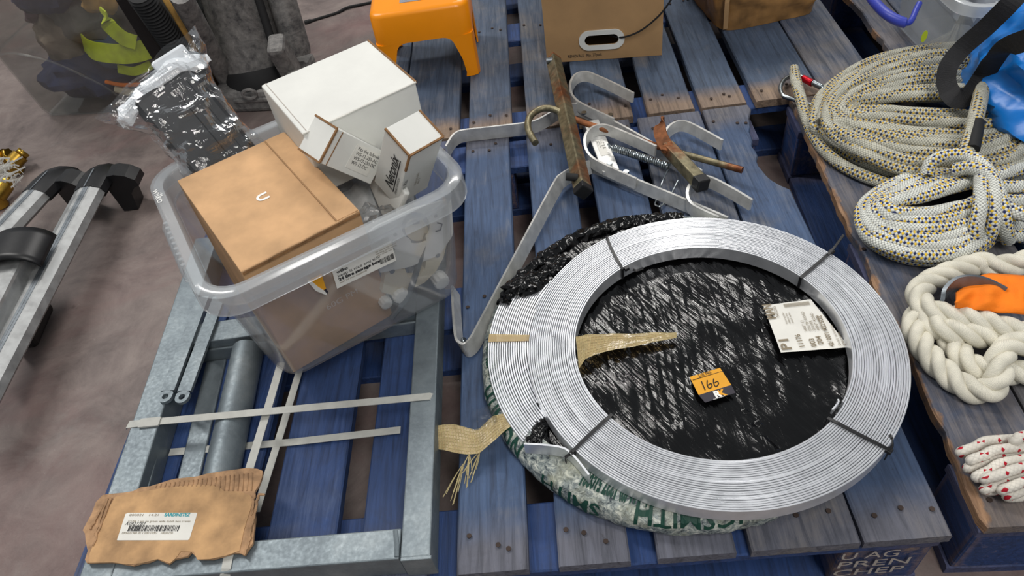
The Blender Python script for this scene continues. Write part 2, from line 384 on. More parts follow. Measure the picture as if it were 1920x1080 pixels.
def smooth(pts, per=8, closed=False):
    """Catmull-Rom through the points"""
    p = [Vector(q) for q in pts]; n = len(p); out = []
    for i in range(n if closed else n-1):
        a, b, c, d = (p[(i-1) % n] if closed or i > 0 else p[0]), p[i], p[(i+1) % n], (p[(i+2) % n] if closed or i+2 < n else p[-1])
        for k in range(per):
            t = k/per; out.append(.5*((2*b) + (c-a)*t + (2*a-5*b+4*c-d)*t*t + (3*b-a-3*c+d)*t**3))
    if not closed: out.append(p[-1])
    return out
def thing(name, label, cat, loc=(0, 0, 0), group=None, rotz=0):
    o = bpy.data.objects.new(name, None); COL.objects.link(o); o.location = loc; o.rotation_euler = (0, 0, rotz)
    o.empty_display_size = .05
    return tag(o, label, cat, group)
def tag(o, label, cat, group=None):
    o['label'] = label; o['category'] = cat
    if group: o['group'] = group
    return o
def text(name, s, org, xd, yd, size, mat, parent, align='LEFT', width=None, lift=.0004, bold=0, shear=0):
    """flat lettering printed on a face: origin, reading direction, up direction"""
    cu = bpy.data.curves.new('t', 'FONT'); cu.body = s; cu.size = size; cu.align_x = align; cu.offset = bold; cu.shear = shear; cu.resolution_u = 3
    to = bpy.data.objects.new('t', cu); COL.objects.link(to); bpy.context.view_layer.update()
    me = to.to_mesh(); vs = [v.co.copy() for v in me.vertices]; fs = [list(p.vertices) for p in me.polygons]; to.to_mesh_clear()
    bpy.data.objects.remove(to); bpy.data.curves.remove(cu)
    if width and vs:
        w = max(v.x for v in vs) - min(v.x for v in vs)
        for v in vs: v.x *= width/w
    xd = Vector(xd).normalized(); yd = Vector(yd); yd = (yd - xd*yd.dot(xd)).normalized(); zd = xd.cross(yd)
    mb = MB(); mb.add([Vector(org) + xd*v.x + yd*v.y + zd*lift for v in vs], fs)
    return mb.build(name, mat, parent, fixn=False)
def barcode(org, xd, yd, w, h, mat, parent, seed=3, lift=.0004, n=26):
    rnd = random.Random(seed); xd = Vector(xd).normalized(); yd = Vector(yd); yd = (yd-xd*yd.dot(xd)).normalized(); zd = xd.cross(yd)
    mb = MB(); x = 0
    for i in range(n):
        bw = w/n*rnd.choice((.35, .5, .75)); a = Vector(org)+xd*x+zd*lift
        mb.add([a, a+xd*bw, a+xd*bw+yd*h, a+yd*h], [[0, 1, 2, 3]]); x += w/n
    return mb.build('barcode', mat, parent, fixn=False)
def nz(p, s=1, seed=0): return noise.noise(Vector(p)*s + Vector((seed*3.1, seed*7.7, seed*1.3)))
# ================================================================ setting: floor
mb = MB(); mb.grid(lambda u, v: Vector((-4+8*u, -1.5+8*v, 0)), 4, 4, False)
fl = mb.build('floor', 'floor', local=True); fl['kind'] = 'structure'
# ================================================================ pallets
def board(name, x0, x1, y0, y1, z0, z1, mat, parent, seed=0, le=None, re=None, rag=.0012, along='y', n=22):
    """plank with worn, slightly wavy edges; u across, v along"""
    mb = MB(); L = (y1-y0) if along == 'y' else (x1-x0); rows = []
    w0, w1 = (x0, x1) if along == 'y' else (y0, y1)
    for i in range(n+1):
        v = i/n
        a = w0 + rag*nz((v*7, 0, seed), 1, seed) + (le(v) if le else 0); b = w1 + rag*nz((v*7, 5, seed), 1, seed+2) - (re(v) if re else 0)
        dz = .0012*nz((v*3, 9, seed), 1, seed); e = .0025
        prof = [(a, z0), (a, z1-e), (a+e, z1+dz), (a*.5+b*.5, z1+dz*1.4), (b-e, z1+dz), (b, z1-e), (b, z0)]
        s = (y0 if along == 'y' else x0) + v*L
        rows.append([(Vector((p, s, z)) if along == 'y' else Vector((s, p, z)), ((p-w0)/(w1-w0), v)) for p, z in prof])
    k = 7; vs = [q[0] for r in rows for q in r]; uv = [q[1] for r in rows for q in r]; fs = []
    for i in range(n):
        for j in range(k): a, b = i*k+j, i*k+(j+1) % k; fs.append([a, b, b+k, a+k])
    fs.append(list(range(k))); fs.append([n*k+j for j in range(k)][::-1])
    mb.add(vs, fs, [[uv[i] for i in f] for f in fs])
    return mb.build(name, mat, parent, local=True)
def nails(parent, x0, x1, ys, z, seed):
    rnd = random.Random(seed); mb = MB()
    for y in ys:
        for k in range(3):
            x = x0 + (x1-x0)*(.2+.3*k) + rnd.uniform(-.012, .012); yy = y + rnd.uniform(-.022, .022); r = .0036
            ring = [Vector((x+r*math.cos(t*PI/4), yy+r*math.sin(t*PI/4), z+.0006)) for t in range(8)]
            mb.prism(ring, .0012)
    o = mb.build('nails', 'nail', parent, local=True, kind='stuff'); return o
def pallet(label, loc, boards, W=1.2, Dp=1.0, rotz=0, seed=0, under='under'):
    t = thing('pallet', label, 'pallet', loc, 'blue wooden pallets', rotz)
    for i, b in enumerate(boards):
        x0, x1, mt = b[:3]; kw = b[3] if len(b) > 3 else {}
        o = board('deck_board', x0, x1, .004*nz((i, 0, seed)), Dp+.004*nz((i, 4, seed)), .142, .16, mt, t, seed*40+i, **kw)
        nails(o, x0, x1, (.05, Dp/2, Dp-.05), .161, seed*40+i)
    for k, y in enumerate((0.003, Dp/2-.05, Dp-.103)):
        board('stringer_board', 0.006, W-.006, y, y+.1, .124, .1415, under, t, seed*9+k, along='x')
        for q, x in enumerate((.008, W/2-.06, W-.128)):
            m2 = MB(); m2.box((x+.06, y+.05, .0712), (.12, .096, .1045), bev=.004); m2.build('block', 'block', t, local=True)
        board('base_board', .004, W-.004, y+.002, y+.098, .0, .0188, under, t, seed*9+k+3, along='x')
    for x in (.006, W-.106): 
        for (a, b) in ((.105, Dp/2-.052), (Dp/2+.052, Dp-.105)): board('base_side_board', x, x+.1, a, b, .0, .0188, under, t, seed+int(x*30), along='y', n=8)
    return t
def notch(v):
    if v < .70: return 0.0
    return min(1, (v-.70)/.045)*(.036 + .012*nz((v*26, 0, 3)) - .03*max(0, v-.85)/.15)
X0 = -.735
near = pallet('worn blue pallet carrying the aluminium coil, cardboard scrap and galvanised frame', (X0, .385, 0), [
    (-.735-X0, -.627-X0, 'deck_blue'), (-.622-X0, -.488-X0, 'deck_blue'), (-.455-X0, -.353-X0, 'deck_blue'), (-.315-X0, -.218-X0, 'deck_blue'), (-.178-X0, -.080-X0, 'deck'),
    (-.040-X0, .055-X0, 'deck'), (.091-X0, .194-X0, 'deck'), (.213-X0, .352-X0, 'deck'), (.357-X0, .466-X0, 'deck', dict(re=notch, n=60, rag=.003))], seed=1)
XF = -.443
far = pallet('grey-blue pallet under the orange stool and the cardboard boxes', (XF, 1.395, 0), [
    (0, .106, 'deck_far'), (.110, .248, 'deck_far'), (.271, .373, 'deck_far'), (.408, .506, 'deck_far'), (.526, .649, 'deck_far'),
    (.683, .787, 'deck_far'), (.803, .902, 'deck_far'), (.924, 1.068, 'deck_far'), (1.073, 1.2, 'deck_grey')], seed=2)
def splint(v): return .010 + .012*nz((v*9, 2, 8)) + .006*nz((v*31, 2, 8))
right = pallet('splintered grey pallet on the right holding the coiled ropes', (.503, .392, 0), [
    (0, .128, 'deck_split', dict(le=splint, n=70, rag=.003)), (.133, .262, 'deck_grey'), (.275, .40, 'deck'), (.43, .55, 'deck'), (.58, .70, 'deck_grey'), (.73, .85, 'deck'), (.88, 1.0, 'deck'), (1.05, 1.2, 'deck')], rotz=R(-2.3), seed=3)
rfar = pallet('pallet under the clear bin with blue clip handle', (.818, 1.45, 0), [
    (0, .09, 'deck_split', dict(le=splint, n=50)), (.094, .20, 'deck_grey'), (.205, .36, 'deck_grey'), (.39, .55, 'deck_grey'), (.58, .75, 'deck_grey'), (.8, 1.2, 'deck_grey')], seed=4)
# white stencil on the corner block of the near pallet
for i, s in enumerate(('U AG', 'PREN', 'CHEP')):
    o = text('stencil', s, Vector((.335, .3868, .104-.028*i)), (1, 0, 0), (0, 0, 1), .03, 'ink_pale', near, width=.095 if i else .075, lift=.0006)
# ================================================================ galvanised frame with bars strapped to it
FZ = .0505
fr = thing('galvanised_steelwork', 'galvanised steel rectangular frame lying on the left of the near pallet', 'metal frame', (-.45, .40, D))
def rail(a, b, w, h, name='rail', z=0.0, wall=None):
    mb = MB(); a = Vector(a); b = Vector(b); T = (b-a).normalized(); S = Vector((-T.y, T.x, 0))
    c = (a+b)/2 + Vector((0, 0, z+h/2)); Rm = Matrix((T, S, Vector((0, 0, 1)))).transposed()
    mb.box(c, ((b-a).length, w, h), Rm, .002); return mb.build(name, 'galv', fr)
DV = Vector((0, 0, D))
rail((-.6615, .385, D+.001), (-.690, 1.08, D+.001), .046, .05)
rail((-.223, .392, D+.001), (-.232, 1.08, D+.001), .040, .05)
rail((-.6395, .412, D+.001), (-.2445, .412, D+.001), .042, .05, 'rail')
rail((-.657, .823, D+.022), (-.251, .843, D+.022), .046, .028, 'cross_bar')
rail((-.663, .797, D+.001), (-.250, .815, D+.001), .005, .032, 'cross_bar_flange')
rail((-.66, 1.055, D+.001), (-.256, 1.055, D+.001), .040, .05, 'rail')
rail((-.637, .435, D+.001), (-.664, .795, D+.001), .004, .030, 'rail_lip')
rail((-.590, .4345, D+.001), (-.615, .795, D+.001), .036, .006, 'rail_lip')
mb = MB(); mb.box((-.2222, .3905, D+.026), (.041, .005, .05), None, .001); mb.build('corner_plate', 'galv', fr)
mb = MB(); mb.tube([(-.2525, .43, D+.051), (-.2485, .41, D+.0515), (-.2475, .394, D+.0512)], .0035, 6); mb.build('weld_bead', 'galv', fr)
def eye_bar(p, q, w, lab):
    """flat steel bar with a rounded, drilled end at p"""
    p = Vector(p); q = Vector(q); T = (q-p).normalized(); S = Vector((-T.y, T.x, 0)).normalized(); r = w/2; mb = MB(); th = .006; n = 20
    hole = [p + (T*math.cos(2*PI*k/n) + S*math.sin(2*PI*k/n))*r*.46 for k in range(n)]
    outer = []
    for k in range(n):
        a = 2*PI*k/n; d = T*math.cos(a) + S*math.sin(a)
        if math.cos(a) > 0: outer.append(p + T*r*1.0*abs(math.cos(a)) + S*r*max(-1, min(1, math.sin(a)*1.35)))
        else: outer.append(p + d*r)
    up = Vector((0, 0, th)); vs = hole + outer + [v+up for v in hole] + [v+up for v in outer]; fs = []
    for k in range(n):
        j = (k+1) % n; fs += [[2*n+k, 2*n+j, 3*n+j, 3*n+k], [k, j, n+j, n+k], [k, j, 2*n+j, 2*n+k], [n+k, n+j, 3*n+j, 3*n+k]]
    mb.add(vs, fs); c = (p+q)/2 + T*r*.5 + up/2; Rm = Matrix((T, S, Vector((0, 0, 1)))).transposed()
    mb.box(c, ((q-p).length-r, w, th), Rm)
    o = mb.build('flat_bar', 'galv'); return tag(o, lab, 'metal bar', 'drilled flat bars on the frame')
eye_bar(P(313, 747, .051), P(383, 560, .051), .023, 'drilled galvanised flat bar nearer the frame edge, end left of the other')
eye_bar(P(344, 748, .051), P(413, 560, .051), .023, 'drilled galvanised flat bar nearer the pipe, end right of the other')
mb = MB(); pa, pb = P(418, 878, .027), P(468, 645, .027)
pdir = (pb-pa).normalized(); a0 = pa - pdir*.09; a1 = pb - pdir*.012
rr = .0262; rings = []
T, N, B = frames([a0, a1])[0]
for c, r in ((a0, rr*.86), (a0, rr), (a1, rr), (a1, rr*.86), (a0, rr*.86)):
    rings.append([c + (N*math.cos(2*PI*j/28) + B*math.sin(2*PI*j/28))*r for j in range(28)])
mb.loft(rings); tag(mb.build('steel_pipe', 'galv'), 'thick galvanised pipe lying inside the steel frame beneath the straps', 'pipe')
def strap(pts, w, lab, side=None):
    mb = MB(); mb.ribbon(pts, [side]*len(pts) if side is not None else Vector((0, 1, 0)), w, .0010)
    return tag(mb.build('plastic_strap', 'strap'), lab, 'strap', 'white straps round the frame')
zf = .0524
s1 = strap([P(240, 799, zf-.03), P(240, 796, zf), P(300, 790, zf), P(430, 778, zf+.003), P(550, 767, zf+.002), P(806, 743, zf), P(812, 746, zf-.004), P(812, 748, zf-.04)], .0125, 'white plastic strap stretched across the top of the steel frame')
mb = MB(); mb.ribbon([P(262, 794, zf+.0015), P(300, 790, zf+.0015)], Vector((0, 1, 0)), .016, .003); mb.build('strap_seal', 'strap', s1)
strap([P(318, 848, .006), P(548, 829, .004), P(751, 806, .006)], .0125, 'white plastic strap passing below the pipe across the pallet boards')
strap([P(527, 680, .046), P(498, 780, .046), P(468, 878, .048), P(452, 935, .0515), P(436, 1020, .0525), P(428, 1046, .0525), P(424, 1066, .0525), P(422, 1080, .045), P(421, 1083, .02)], .013, 'white plastic strap running lengthwise beside the pipe and over the front rail', Vector((1, 0, 0)))
strap([P(563, 690, .004), P(530, 800, .004), P(497, 905, .004), P(480, 960, .004)], .012, 'thin white strap lying lengthwise on the boards under the frame', Vector((1, 0, 0)))
# ================================================================ torn cardboard with address label
def Z4(x, y, z): return P(150+x/4.908, 860+y/4.908, z)
cz = .0555
card = thing('cardboard_scrap', 'torn brown cardboard scrap with a barcode label on the steel frame', 'cardboard', Z4(800, 600, cz))
out = [(75, 970), (60, 940), (85, 860), (70, 790), (60, 700), (40, 670), (70, 610), (120, 520), (160, 410), (225, 345), (300, 335), (410, 325), (500, 310), (575, 275), (660, 265), (740, 240), (830, 210), (900, 195), (1000, 185), (1090, 175), (1180, 150), (1300, 130), (1420, 115), (1540, 98), (1640, 105), (1690, 125), (1685, 180), (1660, 250), (1620, 310), (1610, 400), (1625, 560), (1610, 700), (1600, 790), (1555, 850), (1525, 900), (1480, 880), (1420, 880), (1340, 905), (1230, 935), (1100, 935), (1060, 895), (1035, 870), (1000, 910), (880, 935), (825, 980), (715, 932), (640, 962), (560, 975), (500, 995), (440, 985), (370, 970), (290, 962), (180, 965)]
mb = MB(); mb.prism([Z4(x, y, cz) for x, y in out], .004); mb.build('board', 'card_core', card)
top = [(90, 960), (90, 880), (130, 780), (200, 610), (270, 450), (325, 355), (440, 325), (600, 300), (760, 275), (920, 255), (1100, 240), (1230, 250), (1300, 275), (1330, 300), (1480, 305), (1570, 340), (1590, 380), (1570, 470), (1540, 560), (1510, 660), (1490, 760), (1470, 850), (1340, 895), (1200, 925), (1080, 930), (1050, 860), (930, 855), (880, 920), (830, 965), (720, 925), (560, 965), (430, 975), (300, 955)]
mb = MB(); mb.prism([Z4(x, y, cz+.0041) for x, y in top], .0008); mb.build('top_liner', 'card', card)
mb = MB()
for k in range(22):
    x = 700+k*42; yt = 232-(x-700)*.125; yb = 262-(x-700)*.02 if x < 1250 else 295
    mb.tube([Z4(x+6, yt+6, cz+.0044), Z4(x-4, yb, cz+.0044)], .0011, 6)
o = mb.build('corrugation', 'card_core', card, kind='stuff')
mb = MB()
for k, (xa, ya, xb, yb) in enumerate(((1605, 330, 1580, 520), (1640, 340, 1600, 560), (1600, 520, 1540, 800), (1640, 330, 1700, 330), (1570, 720, 1510, 890), (250, 370, 140, 690), (285, 365, 120, 800), (215, 420, 95, 650))):
    pts = [Z4(xa+(xb-xa)*t+14*nz((t*6, k, 0)), ya+(yb-ya)*t, cz+.0055+.002*nz((t*5, k, 3))) for t in [i/8 for i in range(9)]]
    mb.tube(pts, lambda t: .0022-.0008*t, 6)
mb.build('torn_plies', 'card_core', card, kind='stuff')
lz = cz+.0051
lo = [(340, 750), (420, 510), (440, 500), (1070, 498), (1080, 505), (1010, 735), (995, 750), (355, 752)]
mb = MB(); mb.prism([Z4(x, y, lz) for x, y in lo], .0003); lab = mb.build('address_label', 'paper', card)
xd = Z4(1000, 600, 0)-Z4(400, 600, 0); yd = Z4(420, 510, 0)-Z4(340, 750, 0)
L4 = lz+.0004
text('lettering', 'SARDINSTEZ', Z4(775, 530, L4), xd, yd, .0068, 'ink_teal', lab, bold=.0002, width=.038)
text('lettering', '800021   14.21', Z4(450, 528, L4), xd, yd, .0045, 'ink_grey', lab, width=.044)
text('lettering', '2/1/06 1 set on green wide dutch box crates', Z4(435, 585, L4), xd, yd, .0042, 'ink_grey', lab, width=.094)
text('lettering', 'A0927783', Z4(412, 612, L4), xd, yd, .0062, 'ink', lab, width=.030, shear=.2)
barcode(Z4(435, 668, L4), xd, yd, .076, .0085, 'ink', lab, 5, n=34)
text('lettering', '2006021900 02 1 000 10001   10000120', Z4(380, 692, L4), xd, yd, .0038, 'ink_grey', lab, width=.076)
# ================================================================ clear storage tub and what is in it
def ray(px, py): return (_r*((px-960)/FPX) + _d*((py-540)/FPX) + _f)
def hit(px, py, pt, n):
    d = ray(px, py); return CAM + d*((Vector(pt)-CAM).dot(n)/d.dot(n))
TH = R(29.9); TC = Vector((-.381, .902, D))
TX = Vector((math.cos(TH), math.sin(TH), 0)); TY = Vector((-math.sin(TH), math.cos(TH), 0)); TZ = Vector((0, 0, 1))
def TL(x, y, z): return TC + TX*x + TY*y + TZ*z
def rrect(hx, hy, r, n=6):
    out = []
    for cx, cy, a0 in ((hx-r, hy-r, 0), (-hx+r, hy-r, PI/2), (-hx+r, -hy+r, PI), (hx-r, -hy+r, 1.5*PI)):
        for k in range(n+1): a = a0 + PI/2*k/n; out.append((cx+r*math.cos(a), cy+r*math.sin(a)))
    return out
def tring(hx, hy, r, z, F=TL): return [F(x, y, z) for x, y in rrect(hx, hy, r)]
tub = thing('storage_tub', 'clear plastic storage tub full of boxes standing on the galvanised frame', 'storage box', TL(0, 0, .0525))
ZB = .0525
mb = MB()
prof = [(.150, .130, .03, ZB), (.162, .146, .035, ZB+.004), (.168, .152, .04, ZB+.02), (.176, .158, .042, .14), (.188, .166, .045, .262), (.186, .164, .045, .262), (.174, .156, .042, .14), (.166, .150, .04, ZB+.021), (.160, .144, .035, ZB+.006), (.149, .129, .03, ZB+.003)]
mb.loft([tring(*p) for p in prof]); o0 = len(mb.v)
n0 = 28
mb.f.append(list(range(n0))[::-1]); mb.sm.append(False)
mb.f.append([9*n0+j for j in range(n0)]); mb.sm.append(False)
mb.build('wall', 'tub', tub)
mb = MB()
rp = [(.188, .166, .045, .256), (.187, .166, .045, .292), (.190, .169, .046, .2975), (.204, .183, .055, .2995), (.209, .188, .058, .296), (.2115, .190, .06, .262), (.2095, .188, .058, .262), (.2065, .186, .057, .293), (.203, .182, .054, .2965), (.191, .170, .047, .2945), (.1895, .168, .046, .257)]
mb.loft([tring(*p) for p in rp + [rp[0]]]); rim = mb.build('rim', 'tub_rim', tub)
for k in range(9):
    y = .03-.014*k; mb = MB()
    mb.tube([TL(-.2035, y, .298), TL(-.208, y, .2985), TL(-.2125, y, .290), TL(-.2135, y, .270)], .0028, 6); mb.build('grip_rib', 'tub_rim', rim)
text('embossed_lettering', 'wilko', TL(-.2055, .125, .2996), -TY, TX, .017, 'ink_white', rim, width=.040, lift=.0006)
# front wall plane for stickers
WN = (-TY*1.0 - TZ*.066).normalized(); W0 = TL(0, -.1595, .14) + WN*.0016
def FW(px, py, lift=0): return hit(px, py, W0 + WN*lift, WN)
q = [FW(622, 507), FW(632, 541), FW(743, 488), FW(733, 451)]
mb = MB(); mb.prism(q, .0004, WN); st = mb.build('product_sticker', 'paper', tub)
sx = q[2]-q[1]; sy = q[0]-q[1]
def SP(u, v): return q[1] + sx*u + sy*v + WN*.0006
text('lettering', 'wilko', SP(.06, .74), sx, sy, .008, 'ink', st, bold=.0003, lift=.0002)
text('lettering', 'keep it nice and tidy', SP(.06, .53), sx, sy, .0085, 'ink', st, width=.068, lift=.0002)
text('lettering', '24 litre storage box', SP(.06, .33), sx, sy, .0085, 'ink', st, width=.068, bold=.0004, lift=.0002)
text('lettering', 'with lid (not supplied)', SP(.06, .19), sx, sy, .005, 'ink_grey', st, lift=.0002)
text('lettering', 'for use in the home\nstacking and nesting\nwipe clean only', SP(.70, .86), sx, sy, .0042, 'ink_grey', st, width=.034, lift=.0002)
barcode(SP(.74, .17), sx, sy, .024, .011, 'ink', st, 9, .0002, 18)
q2 = [FW(578, 526), FW(603, 514), FW(614, 549)]
mb = MB(); mb.prism(q2, .0004, -WN); s2 = mb.build('torn_orange_sticker', 'orange_card', tub)
mb = MB(); mb.prism([FW(576, 527), FW(592, 545), FW(612, 553), FW(614, 548), FW(597, 538), FW(582, 525)], .0007, WN); mb.build('torn_paper_edge', 'paper', s2)
mb = MB(); mb.prism([FW(607, 544), FW(614, 551), FW(615, 546), FW(611, 541)], .0009, WN); mb.build('dark_corner', 'dark_card', s2)

def erot(e): return (Matrix.Rotation(R(e[2]), 3, 'Z') @ Matrix.Rotation(R(e[1]), 3, 'Y') @ Matrix.Rotation(R(e[0]), 3, 'X'))
def carton(name, label, c, e, d, mat, edge=.0012, group=None):
    Rm = erot(e); c = Vector(c) + DV; h = Vector(d)/2
    t = thing(name, label, 'box', c - Vector((0, 0, h.z)), group)
    mb = MB(); mb.box(c, d, Rm, edge); b = mb.build('body', mat, t)
    F = lambda x, y, z: c + Rm @ Vector((x*h.x, y*h.y, z*h.z))
    return t, F, Rm, b
# kraft box with a small white U
bt, F, Rm, b = carton('kraft_box', 'brown cardboard box with small white U mark in the clear tub', (-.434, .866, .1815), (2.3, 1.1, 35), (.186, .262, .2375), 'kraft')
xa, ya, za = Rm.col[0], Rm.col[1], Rm.col[2]
mb = MB(); mb.box(F(.60, 0, 1)+za*.0009, (.0012, .258, .0016), Rm); mb.build('flap_seam', 'kraft_dark', bt)
mb = MB(); mb.box(F(.80, 0, 1)+za*.0007, (.034, .259, .0014), Rm, .0005); mb.build('top_flap', 'kraft', bt)
mb = MB(); mb.box(F(0, -1, .955)-ya*.0008, (.184, .0018, .003), Rm); mb.build('lid_slot', 'kraft_core', bt)
mb = MB(); pts = [F(-.98+1.9*k/14, -1.004, 1.0+.012*nz((k*.9, 0, 2))) for k in range(15)]; mb.tube(pts, .0016, 6); mb.build('worn_lid_edge', 'kraft', bt)
# U logo: a bent bar
up = F(-.05, -.02, 1)+za*.0006; pts = []
ux, uy = (-ya).normalized(), xa.normalized()
for k in range(17):
    a = PI + PI*k/16; pts.append(up + ux*(.0065*math.cos(a)) + uy*(.0075*math.sin(a)))
pts = [pts[0]+uy*.009] + pts + [pts[-1]+uy*.009]
mb = MB(); mb.ribbon(pts, [(pts[min(i+1, 18)]-pts[max(i-1, 0)]).cross(za) for i in range(19)], .0042, .0003); mb.build('logo', 'ink_white', bt)
for (u, v) in ((-.25, .60), (-.06, -.25)):
    text('lettering', '60G PM', F(u, -1, v), xa, za, .0165, 'ink_light', bt, width=.054, lift=.0010)
# white carton
wt, F, Rm, b = carton('white_carton', 'large white carton tilted on top of the tub contents', (-.322, 1.042, .311), (2.9, -.2, 32.6), (.197, .170, .118), 'white_board', .0025)
xa, ya, za = Rm.col[0], Rm.col[1], Rm.col[2]
mb = MB(); pts = [F(-1+2*k/14, -1.003, 1-.02*abs(nz((k*.7, 1, 2)))) for k in range(15)]; mb.tube(pts, .0016, 6); mb.build('worn_edge', 'paper', wt)
mb = MB(); mb.box(F(1, 0, .98)+xa*.0006, (.0026, .168, .004), Rm); mb.build('cut_edge', 'kraft_core', wt)
mb = MB(); mb.box(F(-.92, 0, 1)+za*.0002, (.0012, .168, .0008), Rm); mb.build('fold_line', 'ink_pale', wt)
# lying small carton with model list
t, F, Rm, b = carton('small_white_carton', 'small white carton lying on its side, printed with a model list', (-.3101, .9284, .317), (5.3, 51.8, 48.7), (.1145, .054, .056), 'white_board', .0008)
xa, ya, za = Rm.col[0], Rm.col[1], Rm.col[2]
mb = MB(); mb.box(F(-1, 0, 1)+za*.0005, (.003, .054, .003), Rm); mb.build('cut_edge', 'kraft_core', t)
mb = MB(); mb.box(F(-1, -1, 0), (.003, .003, .055), Rm); mb.build('cut_edge', 'kraft_core', t)
mb = MB(); mb.box(F(-1, 0, -1), (.003, .053, .003), Rm); mb.build('cut_edge', 'kraft_core', t)
mb = MB(); mb.box(F(-.78, -1, 0)-ya*.0004, (.0012, .001, .055), Rm); mb.build('flap_seam', 'kraft_core', t)
mb = MB(); mb.box(F(.28, -1, .05)-ya*.0003, (.05, .0004, .040), Rm); lb = mb.build('model_label', 'paper', t)
text('lettering', 'Fits the following:\nWS-12-250-AC\nWS-12-250-DC\nWS-12-DC', F(-.05, -1, .48)-ya*.0006, xa, za, .0078, 'ink', lb, lift=.0002)
text('lettering', 'Caution: indoor use', F(-.1, -.2, 1), xa, ya, .010, 'ink_grey', t, lift=.0012)
# upright small carton
t, F, Rm, b = carton('small_white_carton', 'small white carton standing upright with a black underlined logo', (-.2115, .9052, .3031), (28, 4.4, 43.9), (.0645, .0555, .137), 'white_board', .0008)
xa, ya, za = Rm.col[0], Rm.col[1], Rm.col[2]
mb = MB(); mb.box(F(-1, 0, 1), (.003, .055, .003), Rm); mb.build('cut_edge', 'kraft_core', t)
mb = MB(); mb.box(F(1, 0, 1), (.003, .055, .003), Rm); mb.build('cut_edge', 'kraft_core', t)
mb = MB(); mb.box(F(0, -1, 1), (.0645, .003, .003), Rm); mb.build('cut_edge', 'kraft_core', t)
mb = MB(); mb.box(F(-1, -1, .72), (.003, .003, .038), Rm); mb.build('cut_edge', 'kraft_core', t)
text('logo_lettering', 'Netonix', F(-1, -.42, -.62)+(-xa)*.0005, za, ya, .026, 'ink', t, width=.082, bold=.0003, lift=.0006, shear=.25)
mb = MB(); mb.box(F(-1, -.52, -.02)-xa*.0008, (.0006, .0016, .082), Rm); mb.build('logo_underline', 'ink', t)
text('lettering', 'SMART SWITCH', F(-1, -.80, -.60)-xa*.0005, za, ya, .006, 'ink', t, lift=.0006)
text('lettering', 'Mount Kit', F(-.72, -1, -.62)-ya*.0005, za, -xa, .0105, 'ink', t, lift=.0006)
text('lettering', 'Wall and pole\nRev. 2', F(-.02, -1, -.45)-ya*.0005, za, -xa, .006, 'ink_grey', t, lift=.0006)
# ---- bagged black antenna panel leaning out of the tub
Bp = TL(-.088, .150, .300); Tp = TL(-.118, .222, .415); A = (Tp-Bp).normalized(); Wd = (TX*1.0 + TY*.20 + TZ*.10); Wd = (Wd - A*Wd.dot(A)).normalized(); Nn = Wd.cross(A)
if Nn.dot(CAM-Bp) < 0: Nn = -Nn
an = thing('antenna_panel', 'flat black antenna panel sealed in a crinkled clear bag', 'antenna', Bp - A*.12)
Rm = Matrix((Wd, Nn, A)).transposed()
mb = MB(); mb.box(Bp + A*.006 - Nn*.014, (.112, .024, .262), Rm, .008); mb.build('body', 'black_plastic', an)
mb = MB(); mb.box(Bp + A*.05 - Nn*.0015 + Wd*.022, (.026, .004, .15), Rm, .0018); mb.build('raised_strip', 'black_plastic', an)
mb = MB(); c = Bp + A*.112 + Wd*.040 - Nn*.001; mb.tube([c, c+Nn*.0015], .0028, 10); mb.build('screw', 'white_plastic', an)
bag = MB()
def bagp(u, v):
    s = -.10 + .262*v; a = 2*PI*u
    k = max(0, (v-.72)/.28)
    wx = .064 + .006*math.sin(v*9) + .038*k**1.3; wy = .022 + .010*math.sin(PI*min(1, v*1.05)) * (1-k*.55)
    ca, sa = math.cos(a), math.sin(a); sx_ = math.copysign(abs(ca)**.55, ca); sy_ = math.copysign(abs(sa)**.7, sa)
    base = Bp + A*(s + .018*k*ca) - Nn*.012 + Wd*(wx*sx_ - .004*k) + Nn*(wy*sy_*(1-.0*k))
    j = (1-2.4*abs(nz(base, 24, 4)))*.006 + nz(base, 70, 6)*.003
    return base + Nn*sy_*j*1.3 + Wd*sx_*j + A*(nz(base, 20, 9)*.012*k)
bag.grid(bagp, 84, 60, False); bag.build('clear_bag', 'bag', an)
def foamp(u, v):
    a = 2*PI*v; w = -.088 + .176*u; r = .011*(1 + .6*nz((u*5, a*.7, 1), 1, 2) + .3*nz((u*14, a, 1), 1, 3)) * (1 if .04 < u < .96 else .5)
    c = Bp + A*(.132 + .016*math.sin(PI*u) - .012*(1-u)) + Wd*w - Nn*(.010)
    return c + (A*math.cos(a)*1.25 + Nn*math.sin(a)*.75)*r
mb = MB(); mb.grid(foamp, 30, 12, False); mb.build('foam_wrap', 'foam', an)
mb = MB(); mb.box(Bp + A*.146 + Wd*.038 - Nn*.012, (.06, .010, .045), Rm, .004); mb.build('foam_block', 'foam', an)
# ---- mounting plate with keyhole, mount ring and knobs seen through the front wall
PN = WN; P0 = TL(0, -.140, .14)
def FP(px, py, d=0): return hit(px, py, P0 - PN*d, PN)
mp = thing('mounting_plate', 'white mounting plate with a round keyhole cut-out inside the tub', 'bracket', FP(780, 500))
outl = [(690, 432), (775, 392), (846, 372), (850, 440), (824, 478), (770, 500), (712, 512)]
hc = (780, 425)
def polyray(poly, c, a):
    best = 1e9; dx, dy = math.cos(a), math.sin(a)
    for i in range(len(poly)):
        (x1, y1), (x2, y2) = poly[i], poly[(i+1) % len(poly)]; ex, ey = x2-x1, y2-y1; den = dx*ey-dy*ex
        if abs(den) < 1e-9: continue
        t = ((x1-c[0])*ey-(y1-c[1])*ex)/den; s_ = ((x1-c[0])*dy-(y1-c[1])*dx)/den
        if t > 0 and -1e-6 <= s_ <= 1+1e-6: best = min(best, t)
    return (c[0]+dx*best, c[1]+dy*best)
n = 48; hole = []; outer = []
